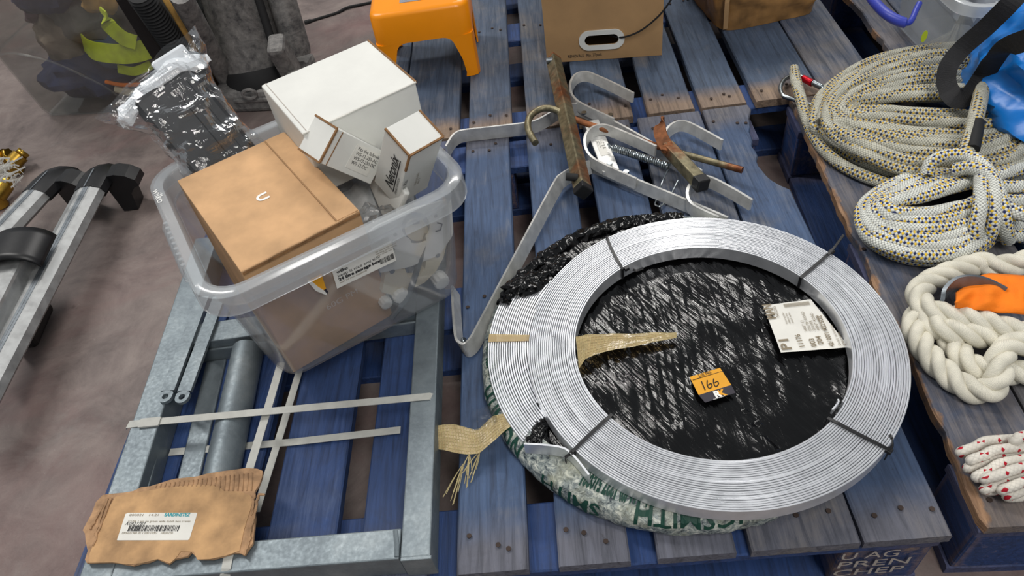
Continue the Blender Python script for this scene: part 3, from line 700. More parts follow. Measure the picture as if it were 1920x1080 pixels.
for k in range(n):
    a = 2*PI*k/n; r = 27 if not (.25*PI < a < .62*PI) else 33
    hole.append((hc[0]+r*math.cos(a), hc[1]+r*math.sin(a))); outer.append(polyray(outl, hc, a))
mb = MB(); H1 = [FP(*p) for p in hole]; O1 = [FP(*p) for p in outer]; H2 = [p-PN*.003 for p in H1]; O2 = [p-PN*.003 for p in O1]
mb.loft([H1, O1, O2, H2, H1], smooth=False); mb.build('plate', 'white_plastic', mp)
mb = MB(); mb.prism([FP(782+21*math.cos(k*PI/12), 432+20*math.sin(k*PI/12), .008) for k in range(24)], .004, -PN); ins = mb.build('latch_disc', 'ivory', mp)
mb = MB(); mb.prism([FP(x, y, .0078) for x, y in ((772, 413), (786, 410), (786, 418), (773, 421))], .0015, PN); mb.build('slot', 'dark_card', ins)
for (x, y, r) in ((741, 440, 3.5), (817, 405, 3.5), (737, 468, 3)):
    mb = MB(); c = FP(x, y); mb.tube([c, c+PN*.0008], r*.0009, 10); mb.build('screw_hole', 'dark_card', mp)
mb = MB(); mb.tube([FP(820, 418, -.001), FP(829, 420, -.001), FP(826, 431, -.001), FP(817, 434, -.001)], .0012, 6); mb.build('wire_clip', 'dark_card', mp)
mb = MB(); oc = [(716, 548), (722, 516), (742, 502), (760, 505), (765, 520), (782, 520), (797, 505), (800, 484), (820, 464), (838, 456), (832, 482), (818, 508), (796, 530), (765, 545), (735, 553)]
mb.prism([FP(x, y, .004) for x, y in oc], .012, -PN); ring = tag(mb.build('mount_ring', 'ivory'), 'cream curved plastic mount ring low inside the tub', 'bracket')
for (x, y) in ((735, 508), (820, 478)):
    mb = MB(); c = FP(x, y, .002); mb.tube([c-PN*.004, c+PN*.002], .0045, 12); mb.build('screw_boss', 'steel_dark', ring)
def knob(px, py, lab, dd=.006, r=.0145):
    t = thing('white_cap_nut', lab, 'knob', FP(px, py, dd), 'white ribbed knobs in the tub'); c = FP(px, py, dd)
    mb = MB(); rings = []
    T, N, B = frames([c, c+PN])[0]
    for h_, s_ in ((-.012, .95), (.004, 1), (.008, .9), (.009, .6)):
        rings.append([c + PN*h_ + (N*math.cos(2*PI*k/40) + B*math.sin(2*PI*k/40))*r*s_*(1 if k % 4 < 2 else .93) for k in range(40)])
    mb.loft(rings, cap=(True, True), smooth=False); mb.build('grip', 'white_plastic', t)
knob(826, 526, 'white ribbed knob nearest the right end of the tub')
knob(750, 552, 'white ribbed knob below the cream mount ring', .004)
knob(722, 566, 'white ribbed knob low beside the brown box', .008, .011)
# white sheet and cable bags behind
mb = MB(); mb.box(TL(.115, -.05, .245), (.01, .10, .09), erot((20, 25, 30)), .003); tag(mb.build('white_bracket', 'white_plastic'), 'white plastic panel edge wedged between the kraft box and cartons', 'panel')
def lumpy(name, c, rad, mat, lab, cat, seed=0, amp=.25, group=None, par=None, fr=9, rot=None, F=None):
    mb = MB(); c = Vector(c)
    def fn(u, v):
        a, b = 2*PI*u, PI*(v-.5); d = Vector((math.cos(a)*math.cos(b), math.sin(a)*math.cos(b), math.sin(b)))
        k = 1 + amp*nz(d*1.3, 1.4, seed) + amp*.5*nz(d*3.5, 1.2, seed+3)
        p = Vector((d.x*rad[0], d.y*rad[1], d.z*rad[2]))*k
        return c + (rot @ p if rot else p)
    mb.grid(fn, 28, 16); o = mb.build(name, mat, par)
    return tag(o, lab, cat, group) if lab else o
lumpy('cable_bundle', TL(.085, .05, .14), (.085, .09, .075), 'pale_stuff', 'pale grey bundle of wrapped parts filling the right of the tub', 'parts', 12, .3)
lumpy('plastic_bag', TL(.12, -.07, .115), (.05, .045, .05), 'bag', 'crumpled clear bag of fittings at the right end of the tub', 'bag', 5, .5)
lumpy('plastic_bag', TL(.07, -.10, .23), (.03, .03, .03), 'bag', 'crumpled clear bag tucked beside the brown box', 'bag', 8, .5)
mb = MB(); mb.tube(smooth([TL(.03, -.142, .07), TL(.07, -.14, .10), TL(.10, -.138, .145), TL(.13, -.138, .20)], 8), .005, 8); tag(mb.build('grey_cable', 'steel_dark'), 'grey cable curving across the tub corner behind the wall', 'cable')
# ================================================================ film-wrapped coil lying flat, bare coil on top of it
LC = Vector((.164, .712, D)); LR = .300; LH = .046
pack = thing('wrapped_coil', 'coil wrapped in black stretch film and printed tape under the bare coil', 'coil', LC + Vector((0, 0, .0005)))
def LP(r, a, z): return LC + Vector((r*math.cos(a), r*math.sin(a), z))
def filmz(x, y):
    s1 = math.sin(R(-28)); c1 = math.cos(R(-28))
    u, v = x*c1 - y*s1, x*s1 + y*c1
    return .0030*noise.noise(Vector((u*120, v*9, 0))) + .0022*noise.noise(Vector((x*150, y*14, 5))) + .0030*noise.noise(Vector((x*18, y*18, 2)))
mb = MB()
def top_fn(u, v):
    a = 2*PI*u; r = .2855*v; x, y = r*math.cos(a), r*math.sin(a)
    return LC + Vector((x, y, LH - .0045 + filmz(x, y)*min(1, v*6)*(1 if v < .96 else .4)))
mb.grid(top_fn, 200, 70)
mb.build('black_film', 'film_black', pack)
# ragged film roll standing up at the outer edge behind the bare coil
def edge_fn(a0, a1):
    def fn(u, v):
        a = a0 + (a1-a0)*u; t = PI*(.0+v); r = .283 + .013*math.cos(t)*(1+.25*nz((a*9, v*3, 1)))
        return LP(r + .006*nz((a*22, v*5, 2)), a, LH-.003 + .011*math.sin(t)*(1+.5*nz((a*17, v*4, 4))) + .003*nz((a*60, v*6, 4)))
    return fn
mb = MB(); mb.grid(edge_fn(R(75), R(158)), 160, 10); mb.build('film_roll', 'film_black', pack)
# side wall of printed clear tape with a rolled-over upper edge
mb = MB()
def side_fn(u, v):
    a = 2*PI*u
    if v < .55: r, z = LR + .004*math.sin(v/.55*PI), .001 + v/.55*(LH-.012)
    else: t = (v-.55)/.45; e_ = .022 + .024*max(0, math.cos((a - R(258))*.5))**8; r, z = LR - e_*t, LH-.011 + .010*math.sin(min(1, t*1.6)*PI/2)
    return LP(r + .0022*nz((a*30, v*4, 0), 1, 2) + .002*nz((a*8, v*2, 3), 1, 2), a, max(.0008, z + .0016*nz((a*40, v*5, 1), 1, 7)))
mb.grid(side_fn, 240, 12); side = mb.build('printed_tape', 'tape_print', pack)
def rim_text(s, a0, size, flip, vmid, zoff, mat='ink_green', w=None):
    """letters bent round the rim; upside down as seen from the front"""
    cu = bpy.data.curves.new('t', 'FONT'); cu.body = s; cu.size = size; cu.resolution_u = 2; cu.offset = .0006
    to = bpy.data.objects.new('t', cu); COL.objects.link(to); bpy.context.view_layer.update(); me = to.to_mesh()
    bm = bmesh.new(); bm.from_mesh(me); bmesh.ops.triangulate(bm, faces=bm.faces[:])
    bmesh.ops.subdivide_edges(bm, edges=[e for e in bm.edges if e.calc_length() > size*.12], cuts=2, use_grid_fill=False); bmesh.ops.triangulate(bm, faces=bm.faces[:])
    bm.verts.index_update(); vs = []
    for v in bm.verts:
        x, y = v.co.x*(w or 1), v.co.y/size
        a = a0 - x/LR if flip else a0 + x/LR
        vv = vmid + zoff*y*(1 if not flip else -1)
        p = side_fn((a/(2*PI)) % 1, max(0, min(1, vv))); out = Vector((math.cos(a), math.sin(a), .9)).normalized()
        vs.append(p + out*.0011)
    fs = [[v.index for v in f.verts] for f in bm.faces]; bm.free(); to.to_mesh_clear(); bpy.data.objects.remove(to)
    mb = MB(); mb.add(vs, fs); return mb.build('lettering', mat, side, fixn=False)
rim_text('NGSMITH', R(-78), .038, True, .84, .62)
rim_text('SMITH', R(-118), .034, True, .55, .55)
rim_text('NGSMITH', R(-40), .034, True, .75, .6)
rim_text('Tel: +44 (0) 1227 510001', R(-104), .011, True, .92, .30)
rim_text('NGSMITH', R(215), .03, True, .70, .55)
rim_text('SMITH', R(120), .03, True, .70, .55)
rim_text('Tel: +44 (0) 1227 510001', R(195), .011, True, .92, .30)
# the bare rings of the lower coil that show at the left
def spiral(mb, C, r0, r1, turns, z0, z1, a0, th, seed, seg=150, a_lim=None, dz=.0008):
    """tightly wound flat strip standing on edge, one continuous spiral"""
    n = int(turns*seg); rings = []
    for i in range(n+1):
        t = i/n; a = a0 + turns*2*PI*t; r = r0 + (r1-r0)*t
        k = math.floor(turns*t); f = turns*t-k
        dzz = dz*((nz((k*1.7, 0, seed))*(1-f) + nz((k*1.7+1.7, 0, seed))*f)) + .0004*nz((a*1.3, k*.2, seed))
        dr = .00035*nz((a*2, k*.35, seed+4))
        d = Vector((math.cos(a), math.sin(a), 0)); c = C + d*(r+dr)
        zt = z1 + dzz; zb = z0 + .0002
        rings.append([c + d*x + Vector((0, 0, z)) for x, z in ((-th/2, zb), (-th/2, zt-.0006), (-th*.25, zt), (th*.25, zt-.0001), (th/2, zt-.0006), (th/2, zb))])
    mb.loft(rings, True, (True, True), False); return mb
mb = MB(); seg = 46; turns = 22
for k in range(turns):
    r = .2885 - k*.0037
    rings = []
    a_end = R(214) - .05*abs(nz((k*.6, 3, 1))) - (.10 if k > 13 else 0) - .004*k
    for i in range(seg+1):
        a = R(140) + (a_end - R(140))*i/seg; d = Vector((math.cos(a), math.sin(a), 0)); zt = LH + .0032 + .0006*nz((k*1.3, a*2, 4))
        rings.append([LC + d*(r+x) + Vector((0, 0, z)) for x, z in ((-.0013, LH-.012), (-.0013, zt-.0007), (-.0007, zt), (.0007, zt), (.0013, zt-.0007), (.0013, LH-.012))])
    mb.loft(rings, True, (True, True), False)
mb.build('bare_strip_turns', 'alu_coil', pack, kind='stuff')
mb = MB(); mb.grid(lambda u, v: LP(.2095+.0805*u, R(171.5)+R(3.2)*v, LH+.0042+.0006*nz((u*30, v, 2))), 22, 2); 
mb.build('tan_tape', 'tape_tan', pack)
# bunched film where the wrapping was cut, upper left and lower left
def bunch(name, px, py, z, rad, rot, seed):
    mb = MB(); c = P(px, py, z); Rm = Matrix.Rotation(R(rot), 3, 'Z')
    def fn(u, v):
        a, b = 2*PI*u, PI*(v-.5); d = Vector((math.cos(a)*math.cos(b), math.sin(a)*math.cos(b), math.sin(b)))
        k = 1 + .35*nz((d.x*2, d.y*2, d.z*2), 1.2, seed) + .25*nz((d.x*2, d.y*9, d.z*9), 1.2, seed+1)
        return c + Rm @ Vector((d.x*rad[0]*k, d.y*rad[1]*k, d.z*rad[2]*k))
    mb.grid(fn, 60, 20); return mb.build(name, 'film_black', pack)
bunch('film_bunch', 988, 535, .047, (.045, .026, .014), 25, 1)
bunch('film_bunch', 1010, 815, .043, (.026, .012, .008), 60, 4)
bunch('film_bunch', 1040, 500, .046, (.03, .02, .012), 40, 6)
# ---- the bare coil
UC = Vector((.2155, .6815, D)); Z0, Z1 = .0462, .0722
coil = thing('aluminium_coil', 'bare coil of bright aluminium strip held by four black cable ties', 'coil', UC + Vector((0, 0, Z0)))
mb = MB(); spiral(mb, UC, .2015, .2765, 23.55, Z0+.001, Z1, R(-40), .0024, 3, dz=.0016); mb.build('wound_strip', 'alu_coil', coil)
# loose outer end springing away at the left front
pts = []
for k in range(13):
    t = k/12; a = R(-150) + R(2) + R(-20)*t*0; 
pe = [P(1105, 898, .060), P(1085, 872, .060), P(1066, 853, .060), P(1050, 846, .060), P(1020, 842, .0595), P(984, 840, .059)]
mb = MB(); mb.ribbon(smooth(pe, 6), Vector((0, 0, 1)), .024, .0028); mb.build('loose_strip_end', 'alu_coil', coil)
mb = MB(); mb.ribbon(smooth([P(1559, 772, .066), P(1566, 764, .066), P(1571, 757, .067), P(1570, 752, .067)], 5), Vector((0, 0, 1)), .010, .0022); mb.build('inner_strip_end', 'alu_coil', coil)
def tie(ai, ao, tail, knot, n=14):
    """cable tie looped round the section of the coil, from inner radius to outer radius"""
    def Q(r, a, z): return UC + Vector((r*math.cos(a), r*math.sin(a), z))
    ri, ro = .1985, .2795; pts = [Q(ri, ai, Z0+.003), Q(ri, ai, Z1+.0012)]
    pts += [Q(ri+(ro-ri)*k/6, ai+(ao-ai)*k/6, Z1+.0022) for k in range(1, 6)]
    pts += [Q(ro, ao, Z1+.0012), Q(ro+.0004, ao, Z0+.004)]
    tdir = [Vector((-math.sin(ai), math.cos(ai), 0))]*len(pts)
    mb = MB(); mb.ribbon(pts, tdir, .0046, .0014); o = mb.build('cable_tie', 'black_plastic', coil)
    kp = Q(*knot); mb = MB(); mb.box(kp, (.008, .008, .006), Matrix.Rotation(ao, 3, 'Z'), .001); mb.build('tie_head', 'black_plastic', o)
    if tail: mb = MB(); mb.ribbon(smooth(tail, 5), [Vector((0, 1, .3))]*((len(tail)-1)*5+1), .004, .0012); mb.build('tie_tail', 'black_plastic', o)
def ang(px, py): p = P(px, py, Z1) - UC; return math.atan2(p.y, p.x)
tie(ang(1186, 520), ang(1145, 452), [P(1187, 506, .070), P(1195, 507, .073), P(1206, 503, .074)], (.1975, ang(1186, 512), Z1-.002))
tie(ang(1503, 520), ang(1555, 475), [P(1553, 477, .075), P(1566, 462, .085), P(1582, 440, .100)], (.2795, ang(1553, 477), Z1+.001))
tie(ang(1560, 790), ang(1668, 845), [P(1662, 842, .074), P(1672, 838, .080), P(1673, 825, .088), P(1668, 815, .090)], (.2795, ang(1668, 845), Z1-.001))
tie(ang(1138, 785), ang(1068, 852), [P(1068, 852, .07), P(1060, 858, .066), P(1062, 868, .058)], (.2795, ang(1070, 850), Z1-.003))
# ---- labels on the film
fz = LH + .0042
lot = thing('lot_ticket', 'orange lot ticket reading 166 on the black film', 'ticket', P(1335, 722, fz))
og = [P(1293, 707, fz), P(1310, 741, fz), P(1371, 722, fz+.0012), P(1350, 690, fz+.001)]
mb = MB(); mb.prism(og, .0005); mb.build('orange_half', 'orange_card', lot)
dk = [P(1310, 741, fz), P(1322, 755, fz), P(1379, 737, fz+.0012), P(1371, 722, fz+.0012)]
mb = MB(); mb.prism(dk, .0005); dko = mb.build('dark_half', 'dark_card', lot)
xd = og[2]-og[1]; yd = og[0]-og[1]
text('lettering', 'Lot No.', P(1311, 707, fz+.0014), xd, yd, .0088, 'ink', lot, width=.020)
mb = MB(); mb.box((P(1298, 712, fz+.0009)+P(1357, 696, fz+.0018))/2, ((og[2]-og[1]).length*.96, .0007, .0006), Matrix.Rotation(math.atan2(xd.y, xd.x), 3, 'Z')); mb.build('ruled_line', 'ink', lot)
def scrawl(pts, name='handwriting', r=.0008, par=lot, mat='ink'):
    mb = MB(); mb.tube(smooth(pts, 5), r, 5); mb.build(name, mat, par)
h = fz+.0016
scrawl([P(1315, 715, h), P(1318, 722, h), P(1322, 731, h)])
scrawl([P(1326, 713, h), P(1326, 722, h), P(1330, 728, h), P(1335, 724, h), P(1333, 719, h), P(1328, 722, h)])
scrawl([P(1338, 710, h), P(1338, 718, h), P(1342, 725, h), P(1347, 720, h), P(1345, 715, h), P(1340, 718, h)])
text('logo_lettering', 'R', P(1342, 746, h), xd, yd, .015, 'ink_white', dko, bold=.0008).scale = (1, 1, 1)
text('logo_lettering', 'K', P(1350, 744, h), xd, yd, .015, 'orange_card', dko, bold=.0008)
text('lettering', 'auctioneers', P(1338, 750, h), xd, yd, .0035, 'ink_white', dko, width=.018)
lb = thing('parcel_label', 'white printed parcel label partly tucked under the bare coil', 'label', P(1510, 620, fz))
lq = [P(1431, 574, fz), P(1464, 662, fz), P(1470, 665, fz), P(1580, 654, fz), P(1600, 650, fz+.004), P(1560, 590, fz+.008), P(1530, 563, fz+.005), P(1500, 567, fz+.0005)]
mb = MB()
def labp(u, v):
    a = lq[1].lerp(lq[0], v); b = P(1592, 652, fz).lerp(P(1520, 562, fz), v); p = a.lerp(b, u)
    return Vector((p.x, p.y, D + fz + .0006*nz((u*6, v*6, 0)) + .0012))
mb.grid(labp, 14, 10); base_l = mb.build('sheet', 'paper', lb)
mb = MB(); pw = [P(1532, 558, Z1-.004), P(1560, 584, Z1-.004), P(1583, 618, Z1-.004), P(1596, 652, Z1-.004)]
pw2 = [labp(1, 1)+Vector((0, 0, 0)), labp(1, .66), labp(1, .33), labp(1, 0)]
xd = lq[0]-lq[1]; yd = lq[1]-P(1592, 652, fz)
def LBP(u, v): return labp(u, v) + Vector((0, 0, .0014))
text('lettering', 'MAN', LBP(.14, .68), xd, yd, .020, 'ink_grey', lb, width=.030, bold=.0005)
text('lettering', 'P1', LBP(.17, .03), xd, yd, .020, 'ink_grey', lb, width=.020, bold=.0005)
text('lettering', 'PARCELS', LBP(.21, .70), xd, yd, .006, 'ink_grey', lb)
text('lettering', '11176', LBP(.37, .05), xd, yd, .0105, 'ink_grey', lb, bold=.0002)
text('lettering', '003\n 004', LBP(.55, .05), xd, yd, .011, 'ink_grey', lb, bold=.0002)
text('lettering', 'UNIT 12\nSOUTH ROAD\nDOVER\nKENT ROAD\nCT16 0000', LBP(.55, .36), xd, yd, .0062, 'ink_grey', lb)
text('lettering', '42/ 0001 M22 SOZ', LBP(.80, .03), xd, yd, .0095, 'ink_grey', lb, bold=.0002, width=.062)
text('lettering', 'Goods received in\ngood order\nSigned\nST1ST', LBP(.90, .03), xd, yd, .0055, 'ink_grey', lb)
text('lettering', 'From sender\naddress line\nstreet name', LBP(.30, .55), xd, yd, .0045, 'ink_grey', lb)
barcode(LBP(.90, .88), xd, yd, .008, .040, 'ink_grey', lb, 7, .0003, 14)
# scrim tape scraps
def scrap(name, rows, lab, seed=0, fray=None):
    t = thing(name, lab, 'tape', rows[0][0], 'torn scrim tape'); mb = MB(); n = len(rows)-1
    def fn(u, v):
        f = u*n; i = min(n-1, int(f)); k = f-i
        a = rows[i][0].lerp(rows[i+1][0], k); b = rows[i][1].lerp(rows[i+1][1], k)
        return a.lerp(b, v) + Vector((0, 0, .002*nz((u*7, v*3, seed)) + .0015*nz((u*20, v*9, seed))))
    mb.grid(fn, 26, 8); mb.build('tape', 'tape_tan', t)
    mw = MB()
    for k in range(9):
        mw.tube([fn(j/16, k/8) + Vector((0, 0, .0006)) for j in range(17)], .0004, 4)
    for k in range(30):
        mw.tube([fn(k/29, j/5) + Vector((0, 0, .0007)) for j in range(6)], .0004, 4)
    for (p, q_) in (fray or []):
        rnd = random.Random(seed)
        for k in range(9):
            e = Vector((rnd.uniform(-.012, .012), rnd.uniform(-.012, .012), rnd.uniform(-.004, .004)))
            mw.tube(smooth([p, (p+q_)/2+e*.6, q_+e], 4), .0005, 4)
    mw.build('scrim_threads', 'hessian', t, kind='stuff')
scrap('scrim_scrap', [(P(1080, 632, .0735), P(1086, 690, .060)), (P(1100, 628, .068), P(1098, 672, .060)), (P(1140, 626, .058), P(1130, 660, .056)), (P(1180, 627, .055), P(1180, 651, .055)), (P(1230, 624, .054), P(1228, 641, .054)), (P(1268, 624, .0535), P(1268, 633, .0535))], 'pale scrim tape tail lying over the black film', 2)
scrap('scrim_scrap', [(P(948, 776, .045), P(957, 800, .045)), (P(925, 780, .038), P(930, 822, .034)), (P(895, 808, .03), P(900, 850, .024)), (P(860, 798, .03), P(870, 852, .02)), (P(832, 796, .028), P(835, 845, .02)), (P(804, 803, .03), P(808, 838, .02))], 'frayed scrim tape scrap hanging beside the frame rail', 5, [(P(880, 850, .02), P(872, 900, .006)), (P(900, 845, .02), P(880, 890, .006)), (P(868, 870, .012), P(846, 932, .004))])
mb = MB(); mb.grid(lambda u, v: P(886+50*u, 770+38*v-16*u, .035+.015*math.sin(PI*u)*math.sin(PI*v)+.006*nz((u*5, v*5, 2))), 16, 12); tag(mb.build('clear_tape_flap', 'bag'), 'loose flap of clear tape at the left of the wrapped coil', 'tape')
# ================================================================ aluminium ladder stand-off with hooks
so = thing('ladder_stand_off', 'aluminium ladder stand-off with four curved hooks and two bent feet', 'ladder bracket', P(1120, 300, 0))
ZU = Vector((0, 0, 1))
def bar(name, pts, w, t, per=7, par=so, mat='alu', wd=Vector((0, .25, .97))):
    mb = MB(); mb.ribbon(smooth(pts, per), wd, w, t); return mb.build(name, mat, par)
bar('arm', [P(854, 545, .018), P(857, 600, .018), P(861, 640, .018), P(867, 652, .018), P(877, 655, .018), P(889, 644, .018), P(905, 615, .018), P(960, 510, .019), P(1010, 415, .021), P(1045, 350, .023), P(1055, 338, .023), P(1075, 326, .023), P(1107, 313, .023)], .030, .0045, wd=Vector((-.3, .2, 1)))
bar('arm', [P(838, 285, .018), P(848, 268, .018), P(857, 259, .018), P(872, 254, .018), P(925, 248, .018), P(985, 241, .018), P(1003, 237, .019), P(1022, 228, .021), P(1046, 213, .023), P(1066, 206, .023), P(1082, 205, .023)], .032, .0045, wd=ZU)
mb = MB(); mb.tube([P(868, 640, .024), P(872, 637, .027)], .0055, 8); mb.build('rivet', 'zinc', so)
bar('long_bar', [P(1106, 313, .020), P(1120, 316, .020), P(1180, 341, .020), P(1260, 374, .019), P(1330, 404, .018), P(1362, 418, .017)], .026, .0055, 3)
bar('long_bar', [P(1080, 205, .021), P(1095, 210, .021), P(1150, 236, .021), P(1230, 281, .020), P(1290, 315, .020), P(1314, 330, .020)], .026, .0055, 3)
def hook(pts, w=.024): return bar('hook', pts, w, .0055, 6)
hook([P(1187, 183, .040), P(1150, 164, .039), P(1112, 147, .038), P(1096, 143, .038), P(1080, 148, .037), P(1071, 162, .036), P(1070, 177, .034), P(1077, 192, .032), P(1095, 205, .030), P(1150, 231, .028)])
hook([P(1229, 283, .046), P(1190, 265, .045), P(1145, 246, .044), P(1125, 243, .043), P(1108, 250, .042), P(1098, 265, .040), P(1098, 284, .038), P(1107, 301, .036), P(1130, 316, .033), P(1192, 344, .029)])
hook([P(1353, 272, .034), P(1325, 256, .034), P(1292, 239, .034), P(1274, 236, .033), P(1258, 243, .032), P(1248, 256, .031), P(1247, 272, .030), P(1258, 288, .028), P(1280, 302, .026)])
hook([P(1408, 384, .034), P(1375, 364, .034), P(1335, 343, .034), P(1317, 340, .033), P(1301, 347, .032), P(1291, 361, .031), P(1289, 377, .030), P(1297, 392, .028), P(1320, 405, .026), P(1345, 416, .024)])
a, b = P(1108, 228, .028), P(1146, 322, .028); T = (b-a).normalized(); S = Vector((-T.y, T.x, 0)); Rm = Matrix((T, S, ZU)).transposed()
mb = MB(); mb.box((a+b)/2, ((b-a).length, .034, .006), Rm, .001); mb.build('cross_plate', 'alu', so)
c = (a+b)/2 + T*.012 + ZU*.0035
mb = MB(); mb.box(c, (.055, .016, .0005), Rm); lb5 = mb.build('warning_label', 'paper', so)
text('lettering', 'i C E R', c - T*.024 - S*(-.001), T, S, .010, 'ink', lb5, width=.030)
text('lettering', 'read instructions\nbefore use', c - T*.024 - S*.003, T, S, .0036, 'ink', lb5)
for (x, y) in ((1143, 308), (1174, 324), (1145, 217), (1095, 213)):
    mb = MB(); p = P(x, y, .034); mb.tube([p, p+ZU*.004], .006, 10); o = mb.build('bolt', 'zinc', so)
# coil spring
sp = [P(1150, 277, .046), P(1254, 312, .046)]; Ts = (sp[1]-sp[0]); Ls = Ts.length; Ts.normalize(); _, Nn5, Bn5 = frames(sp)[0]
pts = []
for k in range(28*14+1):
    t = k/392; a = 2*PI*28*t; pts.append(sp[0] + Ts*Ls*t + (Nn5*math.cos(a) + Bn5*math.sin(a))*.0064)
mb = MB(); mb.tube(pts, .0020, 6); spr = mb.build('spring', 'zinc', so)
mb = MB(); mb.tube(smooth([sp[0], P(1145, 274, .046), P(1140, 270, .044), P(1143, 278, .042)], 4), .0018, 6); mb.build('spring_hook', 'zinc', spr)
mb = MB(); mb.tube(smooth([P(1252, 318, .035), P(1240, 345, .012), P(1232, 372, .006), P(1228, 383, .006), P(1237, 387, .006), P(1246, 380, .006), P(1258, 365, .010), P(1272, 338, .024)], 5), .0017, 6); mb.build('wire_clip', 'zinc', so)
# ================================================================ rusty clamp: square bar, hook bolt and jaw
cl = thing('ladder_clamp', 'rusty square steel bar clamp with a hooked threaded rod', 'clamp', P(1070, 240, .04))
def sqbar(name, a, b, w, mat, roll=45, par=cl, bev=.0025):
    T = (b-a).normalized(); S = T.cross(ZU).normalized(); U = S.cross(T); k = R(roll)
    S2 = S*math.cos(k) + U*math.sin(k); U2 = -S*math.sin(k) + U*math.cos(k); Rm = Matrix((T, S2, U2)).transposed()
    mb = MB(); mb.box((a+b)/2, ((b-a).length, w, w), Rm, bev); return mb.build(name, mat, par), Rm
A5, B5 = P(1038, 112, .060), P(1092, 352, .064)
sq, Rq = sqbar('square_bar', A5, B5, .027, 'olive')
Tq = (B5-A5).normalized()
sqbar('end_cap', B5-Tq*.001, B5+Tq*.016, .0285, 'black_plastic')
sqbar('end_cap', A5+Tq*.001, A5-Tq*.006, .0275, 'rust')
mb = MB(); p = P(1083, 333, .074); mb.tube([p, p - Vector((.022, -.002, -.004))], .0075, 12); mb.build('rubber_stud', 'black_rubber', cl)
mb = MB(); p = P(1040, 112, .07); mb.tube([p, p - Vector((.020, 0, 0))], .0068, 12); mb.build('rubber_stud', 'steel_dark', cl)
rod = [P(1004, 268, .058), P(996, 255, .058), P(990, 240, .060), P(991, 225, .062), P(1000, 212, .064), P(1016, 204, .064), P(1034, 204, .064), P(1052, 211, .062), P(1072, 221, .058), P(1100, 232, .050), P(1180, 257, .036), P(1260, 283, .040), P(1330, 302, .042), P(1392, 319, .044)]
mb = MB(); mb.tube(smooth(rod[:9], 6), .0075, 12); mb.build('hook_bolt', 'olive', cl)
mb = MB(); mb.tube(smooth(rod[8:12], 5), .0066, 12); mb.build('rusty_rod', 'rust', cl)
th = []; seg5 = smooth(rod[11:], 20)
mb = MB(); mb.tube(seg5, .0068, 12); tr5 = mb.build('threaded_rod', 'steel_dark' if False else 'olive', cl)
J = [P(1240, 238, .070), P(1236, 250, .066), P(1247, 272, .062), P(1272, 300, .058), P(1300, 330, .056), P(1312, 343, .055)]
mb = MB(); mb.ribbon(smooth([P(1244, 225, .075), P(1237, 236, .070), P(1240, 256, .064), P(1254, 280, .060)], 5), Vector((.6, .5, .5)), .026, .005); mb.build('jaw_lip', 'rust', cl)
o, Rj = sqbar('jaw', P(1250, 274, .058), P(1312, 341, .054), .024, 'olive', 8)
Tj = (P(1312, 341, .054)-P(1250, 274, .058)).normalized()
sqbar('end_cap', P(1308, 337, .0545), P(1308, 337, .0545)+Tj*.022, .0262, 'black_plastic', 8)
lumpy('weld', P(1252, 278, .062), (.012, .012, .010), 'rust', None, None, 3, .4, None, cl)
# ================================================================ ropes on the right-hand pallet
def interp_loops(A, B, n, za, zb, per=10, zfun=None, jit=2.0, seed=0):
    """continuous spiral of rope from picture loop A to picture loop B, n turns"""
    m = len(A); out = []
    for i in range(n*m+1):
        k = i/(n*m); j = i % m; tu = i/m; jx = jit*nz((i*.9, 0, seed)); jy = jit*nz((i*.9, 7, seed))
        x = A[j][0]*(1-k) + B[j][0]*k + jx; y = A[j][1]*(1-k) + B[j][1]*k + jy
        z = za + (zb-za)*k + (zfun(tu, k) if zfun else 0) + .003*nz((i*.7, 3, seed)); out.append(P(x, y, max(.012, z)))
    return smooth(out, per)
RB = .0118
rt = thing('rope_coil', 'large coil of white braided rope with navy and yellow flecks', 'rope', P(1720, 230, 0))
A = [(1518, 232), (1535, 185), (1580, 143), (1650, 108), (1740, 88), (1830, 86), (1905, 105), (1965, 165), (1985, 240), (1940, 320), (1850, 352), (1760, 352), (1680, 342), (1605, 310), (1545, 272)]
B = [(1598, 200), (1606, 194), (1640, 192), (1690, 190), (1740, 190), (1800, 188), (1850, 190), (1890, 196), (1895, 205), (1870, 212), (1825, 212), (1770, 210), (1710, 208), (1660, 206), (1615, 206)]
mb = MB(); mb.tube(interp_loops(A, B, 9, .014, .05, 7, lambda t, k: .020*(int(t) % 2), 2.5, 1), RB, 10)
A2 = [(x+(1730-x)*.10, y+(215-y)*.10) for x, y in A]
mb.tube(interp_loops(A2, B, 7, .050, .060, 7, lambda t, k: .012*(int(t) % 2)*(1-k), 4, 5), RB, 10)
mb.build('rope', 'rope_dull', rt)
mb = MB(); mb.tube(smooth([P(1489, 128, .030), P(1492, 150, .034), P(1500, 180, .032), P(1512, 222, .024), P(1530, 262, .016), P(1565, 300, .014), P(1620, 330, .014), P(1690, 352, .014), P(1760, 362, .014)], 8), lambda t: RB*(1 if t > .04 else .85), 12); mb.build('free_end', 'rope_dull', rt)
mb = MB(); mb.tube(smooth([P(1845, 140, .095), P(1838, 185, .108), P(1826, 235, .108), P(1815, 275, .10), P(1808, 300, .088)], 8), RB*1.15, 12); mb.build('spliced_end', 'rope_dull', rt)
mb = MB(); mb.tube(smooth([P(1833, 230, .112), P(1829, 255, .110), P(1824, 280, .104)], 6), RB*.98, 12); sl = mb.build('black_sleeve', 'black_rubber', rt)
